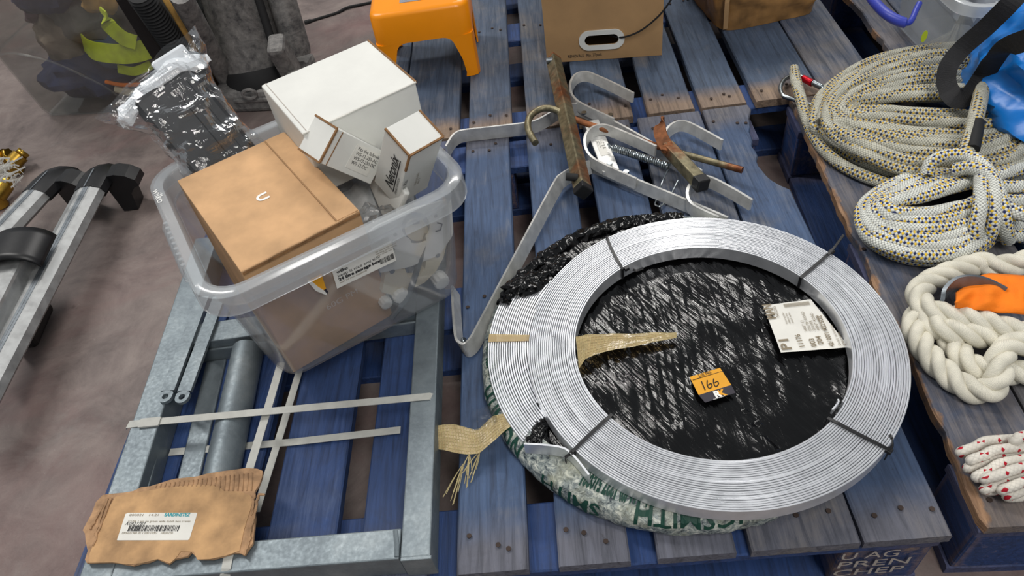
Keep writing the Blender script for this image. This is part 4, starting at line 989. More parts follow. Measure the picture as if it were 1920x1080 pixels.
# carabiner
cb = thing('carabiner', 'steel carabiner with a red locking sleeve clipped at the rope end', 'carabiner', P(1505, 170, .01))
cz6 = .016
cp = [P(1467, 178, cz6), P(1463, 165, cz6), P(1470, 150, cz6), P(1485, 143, cz6), P(1503, 144, cz6+.004), P(1525, 154, cz6+.008), P(1540, 162, cz6+.006), P(1547, 176, cz6), P(1541, 190, cz6), P(1527, 197, cz6), P(1512, 195, cz6), P(1490, 187, cz6), P(1476, 183, cz6)]
mb = MB(); mb.tube(smooth(cp, 6, True), .0048, 10, True); mb.build('body', 'zinc', cb)
mb = MB(); mb.tube([P(1506, 147, cz6+.005), P(1523, 156, cz6+.008)], lambda t: .0095 if .1 < t < .9 else .008, 9); mb.build('locking_sleeve', 'red_metal', cb)
mb = MB(); mb.tube([P(1524, 155, cz6+.008), P(1540, 163, cz6+.006)], .0068, 10); mb.build('gate', 'zinc', cb)
# hank of the same kind of rope, tied in the middle
hk = thing('rope_hank', 'bright flecked rope hank tied in the middle, nearest the aluminium coil', 'rope', P(1720, 420, 0))
A = [(1880, 405), (1850, 455), (1800, 483), (1740, 490), (1680, 483), (1630, 455), (1612, 420), (1622, 388), (1665, 352), (1730, 326), (1790, 312), (1850, 325)]
B = [(1845, 350), (1815, 372), (1785, 378), (1750, 387), (1715, 392), (1685, 392), (1668, 386), (1672, 380), (1695, 377), (1730, 370), (1780, 354), (1835, 340)]
mb = MB(); mb.tube(interp_loops(A, B, 7, .014, .060, 7, lambda t, k: .010*(int(t) % 2), 3, 2), RB, 10)
A3 = [(x-4 if x < 1700 else x, y-8) for x, y in A]
mb.tube(interp_loops(A3, B, 6, .036, .072, 7, None, 5, 9), RB, 10); mb.build('rope', 'rope', hk)
mb = MB()
mb.tube(smooth([P(1738, 326, .070), P(1748, 303, .088), P(1780, 291, .100), P(1815, 293, .106), P(1845, 312, .106), P(1868, 350, .098), P(1880, 395, .08), P(1885, 430, .05), P(1890, 450, .02)], 8), RB, 10)
mb.tube(smooth([P(1790, 318, .090), P(1825, 315, .104), P(1858, 335, .104), P(1865, 380, .09), P(1860, 425, .06), P(1850, 450, .03)], 8), RB, 10)
mb.tube(smooth([P(1840, 320, .09), P(1840, 350, .10), P(1838, 390, .088), P(1830, 430, .06), P(1836, 455, .03)], 8), RB, 10)
for k, (a, b, z) in enumerate((((1865, 330), (1935, 312), .05), ((1870, 350), (1940, 345), .06), ((1875, 375), (1940, 372), .05), ((1880, 400), (1945, 395), .04), ((1878, 425), (1945, 425), .025), ((1870, 318), (1935, 296), .03), ((1885, 440), (1945, 448), .014), ((1880, 385), (1930, 405), .07))):
    mb.tube(smooth([P(a[0]-15, a[1], z), P(*a, z+.01), P((a[0]+b[0])/2, (a[1]+b[1])/2+4*math.sin(k), z+.006), P(*b, z)], 6), RB, 10)
mb.build('wrapping_turns', 'rope', hk)
mb = MB(); mb.tube(smooth([P(1736, 338, .05), P(1715, 322, .05), P(1716, 308, .054), P(1735, 303, .06), P(1760, 306, .062), P(1775, 312, .06)], 8), .0060, 10); tag(mb.build('steel_thimble', 'steel_dark'), 'dull steel thimble poking out between the two flecked ropes', 'thimble')
# cream three-strand rope with thimble and orange cloth
def laid(mb, pts, r, pitch=.09, n=10):
    fr = frames(pts); L = 0
    paths = [[], [], []]
    for i, (T, N, B) in enumerate(fr):
        if i: L += (pts[i]-pts[i-1]).length
        for s in range(3):
            a = 2*PI*L/pitch + s*2*PI/3; paths[s].append(pts[i] + (N*math.cos(a) + B*math.sin(a))*r*.54)
    for p in paths: mb.tube(p, r*.53, n)
wr = thing('laid_rope', 'thick cream three-strand rope with steel thimble beside the coil', 'rope', P(1800, 620, 0))
RW = .0185
mb = MB()
laid(mb, smooth([P(1960, 470, .05), P(1920, 492, .05), P(1870, 500, .04), P(1838, 494, .036), P(1806, 503, .034), P(1762, 519, .034), P(1732, 535, .034), P(1722, 553, .034), P(1732, 573, .036), P(1762, 588, .040), P(1805, 597, .042), P(1850, 607, .042), P(1905, 622, .042), P(1960, 632, .042)], 14), RW)
laid(mb, smooth([P(1965, 652, .032), P(1920, 644, .030), P(1870, 634, .030), P(1815, 627, .034), P(1775, 620, .034), P(1750, 607, .030), P(1735, 592, .024), P(1720, 593, .018), P(1713, 612, .0175), P(1728, 645, .0175), P(1750, 676, .0175), P(1783, 707, .0175), P(1820, 731, .0175), P(1852, 733, .019), P(1872, 712, .028), P(1872, 682, .036), P(1885, 655, .040), P(1920, 640, .040), P(1960, 625, .040)], 14), RW)
laid(mb, smooth([P(1765, 618, .017), P(1790, 650, .017), P(1812, 678, .017), P(1845, 695, .018), P(1890, 698, .0175), P(1925, 700, .0175), P(1965, 690, .0175)], 14), RW)
mb.build('strands', 'rope_cream', wr)
mb = MB(); mb.ribbon(smooth([P(1766, 566, .046), P(1774, 548, .056), P(1792, 533, .064), P(1815, 528, .068), P(1845, 533, .066), P(1880, 550, .060)], 8), Vector((.1, .3, 1)), .022, .006); th6 = mb.build('thimble', 'steel_dark', wr)
mb = MB()
def clothp(u, v):
    x = 1792 + 150*u; y0 = 548 - 36*math.sin(min(1, u*2.2)*PI/2) + 10*max(0, u-.45); y1 = 578 + 14*u
    y = y0 + (y1-y0)*v
    return P(x, y, .058 + .014*math.sin(PI*v)*(1-.3*u) + .004*nz((u*6, v*4, 1)) + .004*math.sin(u*16+v*2)*math.sin(PI*v))
mb.grid(clothp, 40, 16)
mb2 = [v.copy() for v in mb.v]; oc6 = tag(mb.build('orange_cloth', 'orange_cloth'), 'orange ribbed cloth bundled in the cream rope loop', 'cloth')
md = oc6.modifiers.new('thickness', 'SOLIDIFY'); md.thickness = .003
# red-flecked cord
rc = thing('flecked_cord', 'hank of white cord with red flecks at the bottom right', 'rope', P(1880, 880, 0))
mb = MB(); RC = .0067
U = [((1803, 847), (1855, 826), (1940, 822), .030), ((1822, 862), (1870, 843), (1945, 836), .040), ((1817, 876), (1868, 855), (1945, 845), .028), ((1833, 893), (1880, 868), (1945, 856), .036), ((1848, 897), (1890, 884), (1945, 868), .042), ((1848, 916), (1890, 900), (1945, 882), .028), ((1880, 917), (1915, 905), (1950, 897), .036), ((1890, 929), (1920, 918), (1955, 908), .022), ((1902, 828), (1912, 819), (1945, 812), .05)]
for k, (a, b, c, z) in enumerate(U):
    mb.tube(smooth([P(*c, z), P(*b, z+.003), P((a[0]+b[0])/2, (a[1]+b[1])/2+1, z+.002), P(*a, z-.002), P(a[0]+1, a[1]+3, z-.010), P(a[0]+22, a[1]+2, max(.007, z-.018)), P(b[0]+10, b[1]+8, max(.007, z-.020)), P(c[0], c[1]+8, max(.007, z-.02))], 6), RC, 10)
mb.build('cord', 'rope_red', rc)
# blue bag and its black webbing handle
bg = thing('tarpaulin_bag', 'crumpled blue tarpaulin bag with black webbing handle at the right edge', 'bag', P(1980, 220, 0))
mb = MB(); bc = P(2000, 165, .10)
def bagf(u, v):
    a, b = 2*PI*u, PI*(v-.5); d = Vector((math.cos(a)*math.cos(b), math.sin(a)*math.cos(b), math.sin(b)))
    q = d*1.7; k = 1 + .16*(1-2*abs(nz(q, 1.2, 3))) + .07*(1-2*abs(nz(q, 3.1, 5))) + .04*nz(q, 8, 6)
    p = Vector((d.x*.125*k, d.y*.20*k, d.z*.13*k)); p = bc + p; p.z = max(D+.03, p.z); return p
mb.grid(bagf, 90, 48); mb.build('body', 'tarp', bg)
wd6 = Vector((.3, .6, .7))
mb = MB()
h1 = smooth([P(1925, -30, .27), P(1895, 5, .25), P(1850, 50, .20), P(1805, 90, .155), P(1780, 122, .13), P(1774, 150, .11), P(1780, 172, .098)], 7)
mb.ribbon(h1, [T_.cross(CAM-p_) for (T_, N_, B_), p_ in zip(frames(h1), h1)], .034, .0022)
h2 = smooth([P(1778, 170, .10), P(1796, 186, .10), P(1820, 176, .105), P(1842, 146, .12), P(1862, 114, .17), P(1886, 90, .23), P(1935, 72, .28)], 7)
mb.ribbon(h2, [T_.cross(CAM-p_+Vector((.3, 0, 0))) for (T_, N_, B_), p_ in zip(frames(h2), h2)], .036, .0022)
mb.build('webbing_handle', 'webbing', bg)
# clear bin with a blue clip at the back right
b0 = P(1757, 24, .175); b1 = P(1905, 2, .175); BX = (b1-b0); BX.z = 0; BX.normalize(); BY = Vector((-BX.y, BX.x, 0)); BC = Vector((b0.x, b0.y, D)) + BX*.270 + BY*.15
def BL_(x, y, z): return BC + BX*x + BY*y + ZU*z
bn = thing('clear_bin', 'clear plastic bin with blue clip handle on the rear right pallet', 'storage box', BL_(0, 0, 0))
mb = MB(); rr6 = [(.185, .13, .03, .001), (.192, .137, .035, .02), (.205, .15, .04, .165), (.203, .148, .04, .165), (.19, .135, .035, .021), (.183, .128, .03, .004)]
mb.loft([tring(*p, F=BL_) for p in rr6]); mb.f.append(list(range(28))); mb.sm.append(False); mb.build('wall', 'bin', bn)
mb = MB(); rp = [(.204, .149, .04, .158), (.204, .149, .04, .178), (.218, .163, .05, .182), (.222, .167, .052, .18), (.222, .167, .052, .158), (.219, .164, .05, .158), (.217, .162, .05, .177), (.206, .151, .042, .176), (.206, .151, .041, .158)]
mb.loft([tring(*p, F=BL_) for p in rp + [rp[0]]]); rm6 = mb.build('rim', 'bin_rim', bn)
for x in (-.15, -.07, .01, .09, .16):
    mb = MB(); mb.box(BL_(x, -.156, .168), (.004, .024, .018), Matrix((BX, BY, ZU)).transposed()); mb.build('rim_rib', 'bin_rim', rm6)
for x in (-.155, -.05, .06, .155):
    mb = MB(); mb.tube([BL_(x*.94, -.139, .02), BL_(x, -.1515, .16)], .003, 6); mb.build('wall_rib', 'bin_rim', bn)
mb = MB(); mb.tube(smooth([P(1625, -18, .165), P(1640, 4, .165), P(1662, 26, .165), P(1685, 39, .163), P(1702, 43, .162), P(1710, 36, .164), P(1717, 20, .17), P(1724, 6, .176)], 7), lambda t: .0105 if t < .7 else .006, 10); mb.build('clip_handle', 'blue_handle', bn)
mb = MB(); c6 = hit(1733, 68, BL_(-.19, -.146, .1) - BY*.001, -BY); mb.prism([c6 - BX*(.006*math.cos(k*PI/8)) + ZU*(.013*math.sin(k*PI/8)) for k in range(16)], .0006, -BY); s6 = mb.build('round_sticker', 'sticker_green', bn)
lumpy('grey_cloth', BL_(.03, 0, .085), (.15, .10, .075), 'bin_cloth', 'grey cloth packed inside the clear bin with blue clip', 'cloth', 4, .25)
mb = MB(); mb.box(BL_(-.265, .10, .13), (.05, .06, .05), Matrix((BX, BY, ZU)).transposed(), .006); mb.build('end_catch', 'bin_rim', bn)
# ================================================================ things on the far pallet
# orange step stool
SX0, SX1, SY0, SY1, SH = -.390, -.150, 1.655, 1.862, .190
sc = Vector(((SX0+SX1)/2, (SY0+SY1)/2, D)); st7 = thing('step_stool', 'small orange plastic step stool on the far pallet', 'stool', sc + Vector((0, 0, .001)))
def SL(x, y, z): 
    k = R(2); return sc + Vector((x*math.cos(k)-y*math.sin(k), x*math.sin(k)+y*math.cos(k), z))
hx, hy = .120, .1035
mb = MB()
def flare(z): return 1 + .025*(SH-z)/SH
def sring(ex, z, r=.03): return [SL(x*flare(z), y*flare(z), z) for x, y in rrect(hx-ex, hy-ex, r, 6)]
rings = [sring(.012, SH), sring(.004, SH-.003), sring(0, SH-.010), sring(0, SH-.078)]
mb.loft(rings + [sring(.003, SH-.078), sring(.003, SH-.012), sring(.012, SH-.005)])
mb.f.append(list(range(28))); mb.sm.append(False)
mb.build('seat', 'orange_plastic', st7)
for sx in (-1, 1):
    for sy in (-1, 1):
        mb = MB(); rows = []
        for z, w in ((SH-.0775, .080), (SH-.0800, .066), (SH-.085, .057), (SH-.094, .051), (SH-.11, .046), (.05, .037), (.012, .033), (.001, .036)):
            f = flare(z); X, Y = sx*(hx*f-.0002), sy*(hy*f-.0002); o = [(0, w*1.15), (0, .016), (.005, .005), (.016, 0), (w, 0)]; i_ = [(w, .004), (.018, .004), (.009, .009), (.004, .018), (.004, w*1.15)]
            rows.append([SL(X - sx*a, Y - sy*b, z) for a, b in o+i_])
        mb.loft(rows, cap=(True, True)); mb.build('leg', 'orange_plastic', st7)
mb = MB(); mb.prism([SL(x, y, SH+.0003) for x, y in ((-.045, -.055), (.045, -.055), (.045, .01), (-.045, .01))], .0006); sl7 = mb.build('label', 'silver_label', st7)
text('lettering', 'STEP STOOL\nmax 100 kg', SL(-.04, -.03, SH+.0012), (1, 0, 0), (0, 1, 0), .014, 'ink_white', sl7)
# cardboard box with hand hole
def kbox(name, lab, c, size, rz, mat, top_open=False):
    t = thing(name, lab, 'box', c); Rm = Matrix.Rotation(rz, 3, 'Z'); mb = MB(); mb.box(Vector(c)+Vector((0, 0, size[2]/2+.001)), size, Rm, .003)
    return t, (lambda x, y, z: Vector(c) + Rm @ Vector((x, y, z))), Rm, mb
k0, k1 = P(1026, 119, 0), P(1241, 104, 0); kx = (k1-k0); rz7 = math.atan2(kx.y, kx.x); W7 = kx.length; kd = kx.normalized(); kn = Vector((-kd.y, kd.x, 0))
kc = (k0+k1)/2 + kn*.17; t7 = thing('removal_box', 'brown cardboard box with a white oval hand hole', 'box', kc)
hc7 = hit(1128, 74, k0, kn); hl = hc7 - (k0+k1)/2; hx7 = hl.dot(kd); hz7 = hl.z + 0
n = 48; Hh = .40
def slot(a, b, r):   # stadium ring
    out = []
    for k in range(n):
        t = 2*PI*k/n; out.append((a*math.copysign(1, math.cos(t))*(1 if abs(math.cos(t)) > 1e-6 else 0) + r*math.cos(t), b + r*math.sin(t)))
    return out
F7 = lambda x, y, z: Vector((kc.x, kc.y, D)) + kd*x + kn*y + ZU*z
rect = []
hole = [(hx7+x, hz7-.0+y) for x, y in slot(.028, 0, .0145)]
for (x, y) in hole: rect.append(polyray([(-W7/2, .001), (W7/2, .001), (W7/2, Hh), (-W7/2, Hh)], (hx7, hz7), math.atan2(y-hz7, x-hx7)))
corner = [(-W7/2, .001), (W7/2, .001), (W7/2, Hh), (-W7/2, Hh)]
for c in corner:
    j = min(range(n), key=lambda i: (rect[i][0]-c[0])**2+(rect[i][1]-c[1])**2); rect[j] = c
mb = MB(); mb.loft([[F7(x, -.17, z) for x, z in hole], [F7(x, -.17, z) for x, z in rect], [F7(x, -.166, z) for x, z in rect], [F7(x, -.166, z) for x, z in hole], [F7(x, -.17, z) for x, z in hole]], smooth=False)
mb.build('front_panel', 'kraft_box', t7)
for c, s, nm in (((W7/2-.002, 0), (.004, .332), 'side_panel'), ((-W7/2+.002, 0), (.004, .332), 'side_panel'), ((0, .168), (W7, .004), 'back_panel')):
    mb = MB(); mb.box(F7(c[0], c[1], Hh/2+.001), (s[0], s[1], Hh-.002), Matrix((kd, kn, ZU)).transposed()); mb.build(nm, 'kraft_box', t7)
mb = MB(); mb.box(F7(0, 0, .004), (W7-.01, .32, .004), Matrix((kd, kn, ZU)).transposed()); mb.build('base_panel', 'kraft_box', t7)
mb = MB(); mb.box(F7(0, 0, Hh), (W7-.01, .33, .004), Matrix((kd, kn, ZU)).transposed()); mb.build('top_panel', 'kraft_box', t7)
o_ = [(hx7+x, hz7+y) for x, y in slot(.030, 0, .026)]; i_ = [(hx7+x, hz7+y) for x, y in slot(.028, 0, .0135)]
mb = MB(); mb.loft([[F7(x, -.1705, z) for x, z in i_], [F7(x, -.173, z) for x, z in i_], [F7(x, -.1735, z) for x, z in o_], [F7(x, -.1705, z) for x, z in o_], [F7(x, -.1705, z) for x, z in i_]], smooth=False); mb.build('hand_hole_ring', 'white_plastic', t7)
text('lettering', 'REMOVALS   No. 27pack', F7(-.09, -.1705, .012), kd, ZU, .011, 'ink', t7, lift=.0006, width=.085)
mb = MB(); mb.tube(smooth([F7(hx7+.02, -.15, hz7), hit(1166, 70, F7(0, -.175, .1), kn), hit(1200, 58, F7(0, -.18, .1), kn), hit(1235, 30, F7(0, -.185, .1), kn), hit(1258, 0, F7(0, -.19, .1), kn), hit(1275, -30, F7(0, -.195, .1), kn)], 7), .0022, 7); tag(mb.build('black_cable', 'black_rubber'), 'thin black cable coming out of the box hand hole', 'cable')
# crushed box wound with brown tape
q0, q1 = P(1355, 62, 0), P(1530, 26, 0); qx = (q1-q0); qx.normalize(); qn = Vector((-qx.y, qx.x, 0)); Wq = (q1-q0).length+.01
cq = q0 + qx*(Wq/2-.005) + qn*.15
cr = thing('crushed_box', 'crushed cardboard box wrapped in shiny brown tape', 'box', cq)
def crf(u, v):
    a = 2*PI*u; h_ = v
    ca, sa = math.cos(a), math.sin(a); p = 7
    rr = (abs(ca)**p + abs(sa)**p)**(-1/p); x, y = ca*rr*Wq/2, sa*rr*.15
    z = .001 + .26*h_
    bulge = .008*math.sin(PI*min(1, h_*1.6)); q = Vector((x*14, y*14, z*18)); j = .010*(1-2*abs(nz(q, 1, 2))) + .005*nz(q, 3, 4)
    s_ = 1 + (bulge+j-.006)/.15*(.3+.7*min(1, h_*6))
    return Vector((cq.x, cq.y, D)) + qx*x*s_ + qn*y*s_ + ZU*z
mb = MB(); mb.grid(crf, 96, 26); mb.f.append([j*27+26 for j in range(96)]); mb.sm.append(False); mb.build('shell', 'kraft_tape', cr)
mb = MB(); c = crf(.625, .0); mb.ribbon([crf(.628, .02)-qn*.004, crf(.628, .3)-qn*.004, crf(.628, .6)-qn*.004, crf(.628, 1)-qn*.004], qx, .012, .003); mb.build('corner_flap', 'kraft_box', cr)
# ================================================================ things on the floor
ZF = -D
mb = MB(); mb.tube(smooth([P(571, 43, ZF+.004), P(600, 34, ZF+.004), P(632, 24, ZF+.004), P(652, 14, ZF+.006), P(690, 6, ZF+.004), P(740, -5, ZF+.004)], 7), lambda t: .005 if t > .06 else .008, 8); tag(mb.build('floor_cable', 'black_rubber'), 'short black cable lying on the concrete left of the stool', 'cable')
# bin of clothes
v0, v1, v2 = P(82, 222, ZF), P(335, 211, ZF), P(0, 96, ZF)
vx = (v1-v0).normalized(); vn = Vector((-vx.y, vx.x, 0)); VC = v0 + vx*.30 + vn*.21; VC.z = 0
def VL(x, y, z): return VC + vx*x + vn*y + ZU*z
vb = thing('clothes_bin', 'clear plastic bin full of dark clothes and hi-vis straps on the floor', 'storage box', VL(0, 0, 0))
mb = MB(); rv = [(.275, .19, .02, .001), (.292, .206, .03, .006), (.30, .215, .035, .03), (.33, .25, .05, .46), (.327, .247, .05, .46), (.297, .212, .035, .032), (.288, .202, .03, .009), (.274, .189, .02, .004)]
mb.loft([tring(*p, F=VL) for p in rv]); mb.f.append(list(range(28))); mb.sm.append(False); mb.build('wall', 'tub_far', vb)
mb = MB(); mb.loft([tring(.33, .25, .05, .45, VL), tring(.333, .253, .05, .47, VL), tring(.35, .27, .06, .472, VL), tring(.351, .271, .06, .455, VL), tring(.33, .25, .05, .45, VL)]); mb.build('rim', 'tub_rim', vb)
mb = MB(); mb.tube(smooth([VL(-.292, -.05, .24), VL(-.292, -.10, .24), VL(-.285, -.225, .235), VL(-.22, -.235, .235), VL(-.12, -.235, .20), VL(-.02, -.228, .12), VL(.02, -.224, .06)], 6), .0035, 6); mb.build('moulded_line', 'tub_far', vb)
for k, (x, y, z, r, mt, lb_) in enumerate((
    (-.10, -.06, .10, (.20, .13, .09), 'navy', 'navy garment at the bottom of the clothes bin'), (.13, -.05, .10, (.12, .12, .08), 'darkcl', 'dark garment at the lower right of the clothes bin'),
    (-.16, -.10, .21, (.07, .06, .08), 'taupe', 'beige glove pressed against the bin wall'), (-.20, -.04, .28, (.06, .09, .06), 'plum', 'plum garment at the left of the clothes bin'),
    (-.06, -.05, .27, (.13, .11, .09), 'greycl', 'grey garment in the middle of the clothes bin'), (.02, -.12, .17, (.09, .05, .05), 'bluecl', 'faded blue garment under the hi-vis strap'),
    (.14, -.02, .27, (.13, .14, .10), 'darkcl', 'black jacket at the right of the clothes bin'), (-.05, .02, .38, (.22, .16, .09), 'olivecl', 'dark green garment on top in the clothes bin'),
    (.06, -.13, .34, (.06, .05, .05), 'ochre', 'ochre cloth high in the clothes bin'), (-.10, -.15, .37, (.09, .05, .06), 'navy', 'navy cloth high in the clothes bin'), (.0, .10, .15, (.22, .09, .13), 'darkcl', 'dark clothes at the back of the bin'))):
    lumpy('garment', VL(x, y, z), r, mt, lb_, 'clothes', k+20, .3, 'clothes in the bin')
def vstrap(pts, w, lab):
    mb = MB(); p = smooth([VL(*q) for q in pts], 6); mb.ribbon(p, [ZU+vn*.3]*len(p), w, .004); tag(mb.build('hi_vis_strap', 'hivis'), lab, 'strap', 'hi-vis straps in the clothes bin')
vstrap([(-.04, -.175, .225), (.0, -.205, .215), (.06, -.212, .205), (.12, -.208, .20), (.19, -.20, .215), (.24, -.17, .25)], .055, 'wide yellow-green hi-vis band across the clothes bin')
vstrap([(.10, -.20, .33), (.095, -.205, .29), (.12, -.21, .25), (.15, -.205, .23)], .04, 'yellow-green hi-vis loop above the wide band')
vstrap([(.05, -.208, .155), (.10, -.21, .145), (.16, -.205, .16)], .025, 'short yellow-green hi-vis band below the wide band')
mb = MB(); mb.tube(smooth([VL(.0, -.20, .085), VL(.05, -.205, .07), VL(.10, -.205, .055), VL(.17, -.20, .06)], 5), .012, 8); tag(mb.build('cream_cord', 'ivory'), 'cream cord low in the clothes bin', 'cord')
mb = MB(); mb.tube(smooth([VL(-.02, -.20, .11), VL(.03, -.205, .10), VL(.09, -.205, .098)], 5), .006, 8); tag(mb.build('orange_lace', 'orange_cloth'), 'short orange cord low in the clothes bin', 'cord')
# dusty black machine
mc = thing('dusty_machine', 'dusty black drum-shaped machine standing behind the tub', 'machine', P(470, 205, ZF))
m0 = P(487, 215, ZF); md7 = Vector((-.05, .33, .94)).normalized()
mx = md7.cross(Vector((0, 1, 0))).normalized(); mx = Vector((1, 0, 0)) - md7*md7.x; mx.normalize(); my = md7.cross(mx)
def ML(x, y, z): return m0 + mx*x + my*y + md7*z + Vector((0, .10, 0))
def drum(name, x, y, r, prof_, mat, seg=40, par=mc):
    mb = MB(); mb.loft([[ML(x+r*s_*math.cos(2*PI*k/seg), y+r*s_*math.sin(2*PI*k/seg), z) for k in range(seg)] for z, s_ in prof_], cap=(True, True)); return mb.build(name, mat, par)
drum('drum', 0, 0, .092, [(.04, .96), (.05, 1), (.30, 1), (.305, 1.04), (.325, 1.04), (.33, 1), (.48, 1), (.485, 1.03), (.50, 1.03), (.505, 1), (.8, 1)], 'dusty')
drum('lower_band', 0, 0, .10, [(.0, .9), (.02, 1), (.07, 1), (.09, .94)], 'black_rubber')
mb = MB(); mb.box(m0 + Vector((.01, .12, .035)), (.26, .22, .07), Matrix.Rotation(R(-8), 3, 'Z'), .015); mb.build('base', 'dusty', mc)
mb = MB(); mb.box(m0 + Vector((.01, .008, .045)), (.15, .012, .012), Matrix.Rotation(R(-8), 3, 'Z'), .003); mb.build('base_rib', 'dusty', mc)
mb = MB(); c = m0 + Vector((.0, .004, .075)); mb.tube([c + Vector((.02*math.cos(k*PI/8), -.012, .014*math.sin(k*PI/8))) for k in range(16)], .005, 6, True); mb.build('base_ring', 'dusty', mc)
drum('side_post', .135, -.0, .040, [(.10, .9), (.12, 1), (.40, 1), (.8, 1)], 'dusty', 20)
mb = MB(); mb.tube([ML(.088, -.055, .05), ML(.088, -.055, .8)], .012, 10); mb.build('black_tube', 'black_rubber', mc)
mb = MB(); w7 = P(552, 172, ZF+.06); mb.tube([w7, w7+Vector((.028, .004, 0))], .058, 24); wh = mb.build('wheel', 'dusty', mc)
mb = MB(); mb.tube([w7+Vector((-.004, 0, 0)), w7+Vector((.034, .004, 0))], .015, 12); mb.build('axle_cap', 'brass', wh)
mb = MB(); mb.box(w7 + Vector((-.01, .05, .07)), (.05, .07, .16), Matrix.Rotation(R(20), 3, 'X'), .012); mb.build('wheel_bracket', 'dusty', mc)
# corrugated hose, black post
h0, h1 = P(395, 185, ZF+.02), P(262, -12, ZF+.42); n = 160; ax = (h1-h0)
mb = MB(); mb.tube([h0 + ax*(k/n) for k in range(n+1)], 0.03, 16)
T, N, B = frames([h0, h1])[0]; mb = MB()
mb.loft([[h0 + ax*(k/n) + (N*math.cos(2*PI*j/20) + B*math.sin(2*PI*j/20))*(.031 + .0035*math.sin(k*PI/2.0)) for j in range(20)] for k in range(n+1)], cap=(True, True)); tag(mb.build('ribbed_hose', 'black_rubber'), 'black corrugated hose between the clothes bin and the machine', 'hose')
mb = MB(); a, b = P(362, 205, ZF+.0), P(232, -8, ZF+.40); mb.ribbon([a, b], Vector((1, 0, 0)), .035, .03); tag(mb.build('black_post', 'black_plastic'), 'straight black post right against the clothes bin', 'post')
mb = MB(); mb.tube([P(440, 175, ZF+.0), P(338, -10, ZF+.40)], .028, 14); tag(mb.build('dark_pole', 'dusty'), 'dusty dark pole between the ribbed hose and the drum', 'pole')
mb = MB(); mb.tube([P(418, 180, ZF+.0), P(305, -10, ZF+.40)], .008, 8); tag(mb.build('yellow_rod', 'ochre'), 'thin yellowish rod beside the ribbed hose', 'rod')
# ================================================================ roof bars on the floor at the left
def roof_bar(p_near, p_far, zc, lab, foot=True, w=.075, h=.034):
    a = P(*p_near, ZF+zc); b = P(*p_far, ZF+zc); T = (b-a).normalized(); S = Vector((-T.y, T.x, 0)).normalized()
    t = thing('roof_bar', lab, 'roof bar', Vector(((a.x+b.x)/2, (a.y+b.y)/2, 0)), 'car roof bars'); mb = MB()
    prof_ = [(-.5, -.2), (-.42, .25), (-.18, .5), (.18, .5), (.42, .25), (.5, -.2), (.4, -.5), (-.4, -.5)]
    mb.loft([[c + S*(-x*w) + ZU*(y*h) for x, y in prof_] for c in (a, b)], cap=(True, True), smooth=False); br = mb.build('aluminium_profile', 'alu_bar', t)
    for x in (-.07, .02):
        mb = MB(); mb.ribbon([a + S*(x*w) + ZU*(h*.505), b + S*(x*w) + ZU*(h*.505)], S, .006, .0016); mb.build('groove', 'steel_dark', br)
    def sec(c, k, d, zz=0): return [c + T*d + S*(-x*w*k) + ZU*(y*h*k + zz) for x, y in prof_]
    mb = MB(); mb.loft([sec(b, 1.08, -.012), sec(b, 1.12, .03), sec(b, 1.12, .07, -.004), sec(b, .95, .105, -.016), sec(b, .6, .125, -.028)], cap=(True, True)); mb.build('end_cap', 'black_plastic', t)
    mb = MB(); mb.ribbon([b + S*.002 + ZU*(h*.57) - T*.012, b + S*.002 + ZU*(h*.57) + T*.06], S, .003, .001); mb.build('cap_seam', 'steel_dark', t)
    if foot:
        f0 = b - S*(w*.45) + T*.03
        mb = MB(); pr = [(0, .010), (-.015, -.02), (-.01, -(zc-.004)), (.028, -(zc-.004)), (.036, -.05), (.052, -.034), (.066, -.030), (.064, -.012), (.045, .004), (.02, .012)]
        mb.prism([f0 - S*x + ZU*z for x, z in pr], .05, T); mb.build('foot', 'black_plastic', t)
    return t
roof_bar((-60, 790), (170, 355), .105, 'silver roof bar nearest the pallet with black foot turned right')
roof_bar((-190, 640), (72, 360), .105, 'silver roof bar farther left, black end cap behind the first')
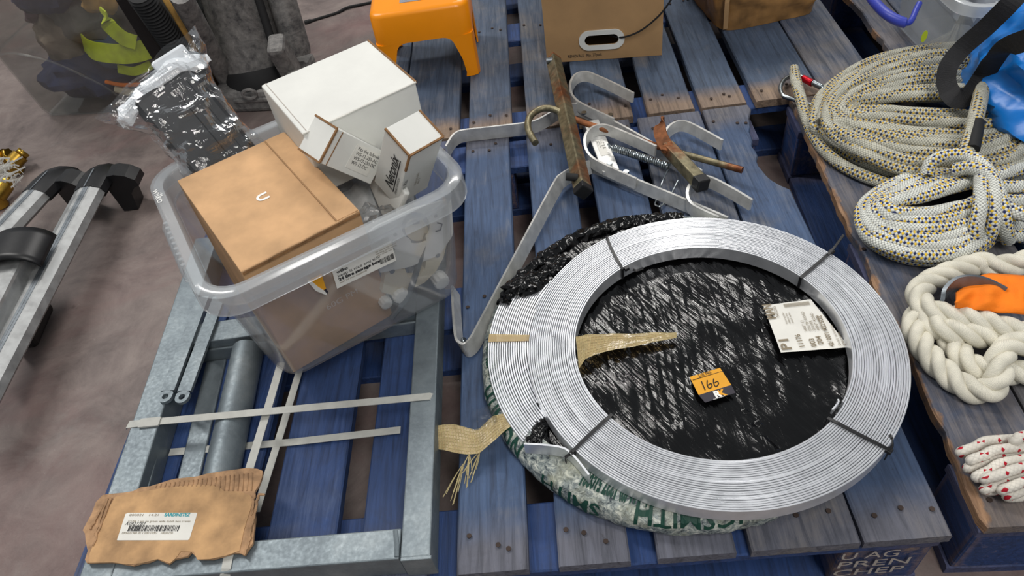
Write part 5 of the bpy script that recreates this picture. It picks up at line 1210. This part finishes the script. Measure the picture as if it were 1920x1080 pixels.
# third bar: grey, with its foot towards the camera
a, b = P(-40, 640, ZF+.13), P(46, 470, ZF+.13); T = (b-a).normalized(); S = Vector((-T.y, T.x, 0))
t3 = thing('roof_bar', 'grey roof bar at the left edge with a curved black clamp on top', 'roof bar', Vector((a.x, a.y, 0)), 'car roof bars')
mb = MB(); mb.box((a+b)/2, ((b-a).length, .06, .05), Matrix((T, S, ZU)).transposed(), .008); mb.build('profile', 'alu_bar', t3)
def clampf(u, v):
    s_ = -.05 + .10*v; aa = PI*(.05 + .9*u); q = b - T*.03 + T*s_
    return q + S*(-.075*math.cos(aa)*-1) + ZU*(.004 + .048*math.sin(aa))
mb = MB(); mb.grid(clampf, 18, 6); o = mb.build('clamp_cover', 'black_plastic', t3); o.modifiers.new('thickness', 'SOLIDIFY').thickness = .006
mb = MB(); mb.box(a*.5+b*.5 - ZU*.07, (.12, .05, .10), Matrix((T, S, ZU)).transposed(), .01); mb.build('foot', 'black_plastic', t3)
# brass fittings with shredded wrapping
for k, (p, q, lab) in enumerate((((0, 300), (18, 288), 'brass fitting partly cut by the picture edge, topmost'), ((22, 308), (46, 284), 'brass fitting standing out to the right of the shredded wrap'), ((-8, 372), (18, 336), 'brass fitting below the shredded wrap at the left edge'))):
    a, b = P(*p, ZF+.03), P(*q, ZF+.045); t = thing('brass_fitting', lab, 'pipe fitting', Vector((a.x, a.y, 0)), 'brass fittings'); T = (b-a)
    mb = MB(); mb.tube([a, a.lerp(b, .7)], .022, 12); mb.build('barrel', 'brass', t)
    mb = MB(); mb.tube([a.lerp(b, .68), b], .018, 6); mb.build('hex_nut', 'brass', t)
    mb = MB(); mb.tube([Vector((a.x, a.y, .004)), a], .02, 10); mb.build('stub', 'brass', t)
rnd = random.Random(3); mb = MB()
for k in range(46):
    c = P(rnd.uniform(-10, 32), rnd.uniform(300, 345), ZF+rnd.uniform(.03, .08)); d = Vector((rnd.uniform(-1, 1), rnd.uniform(-1, 1), rnd.uniform(-.5, .5)))*.03; e = Vector((rnd.uniform(-1, 1), rnd.uniform(-1, 1), rnd.uniform(-.3, .5)))*.03
    mb.ribbon(smooth([c-d, c+e*.6, c+d], 3), ZU, .004, .0006)
o = mb.build('shredded_wrap', 'white_plastic'); tag(o, 'shredded white plastic wrapping over the brass fittings', 'wrapping'); o['kind'] = 'stuff'
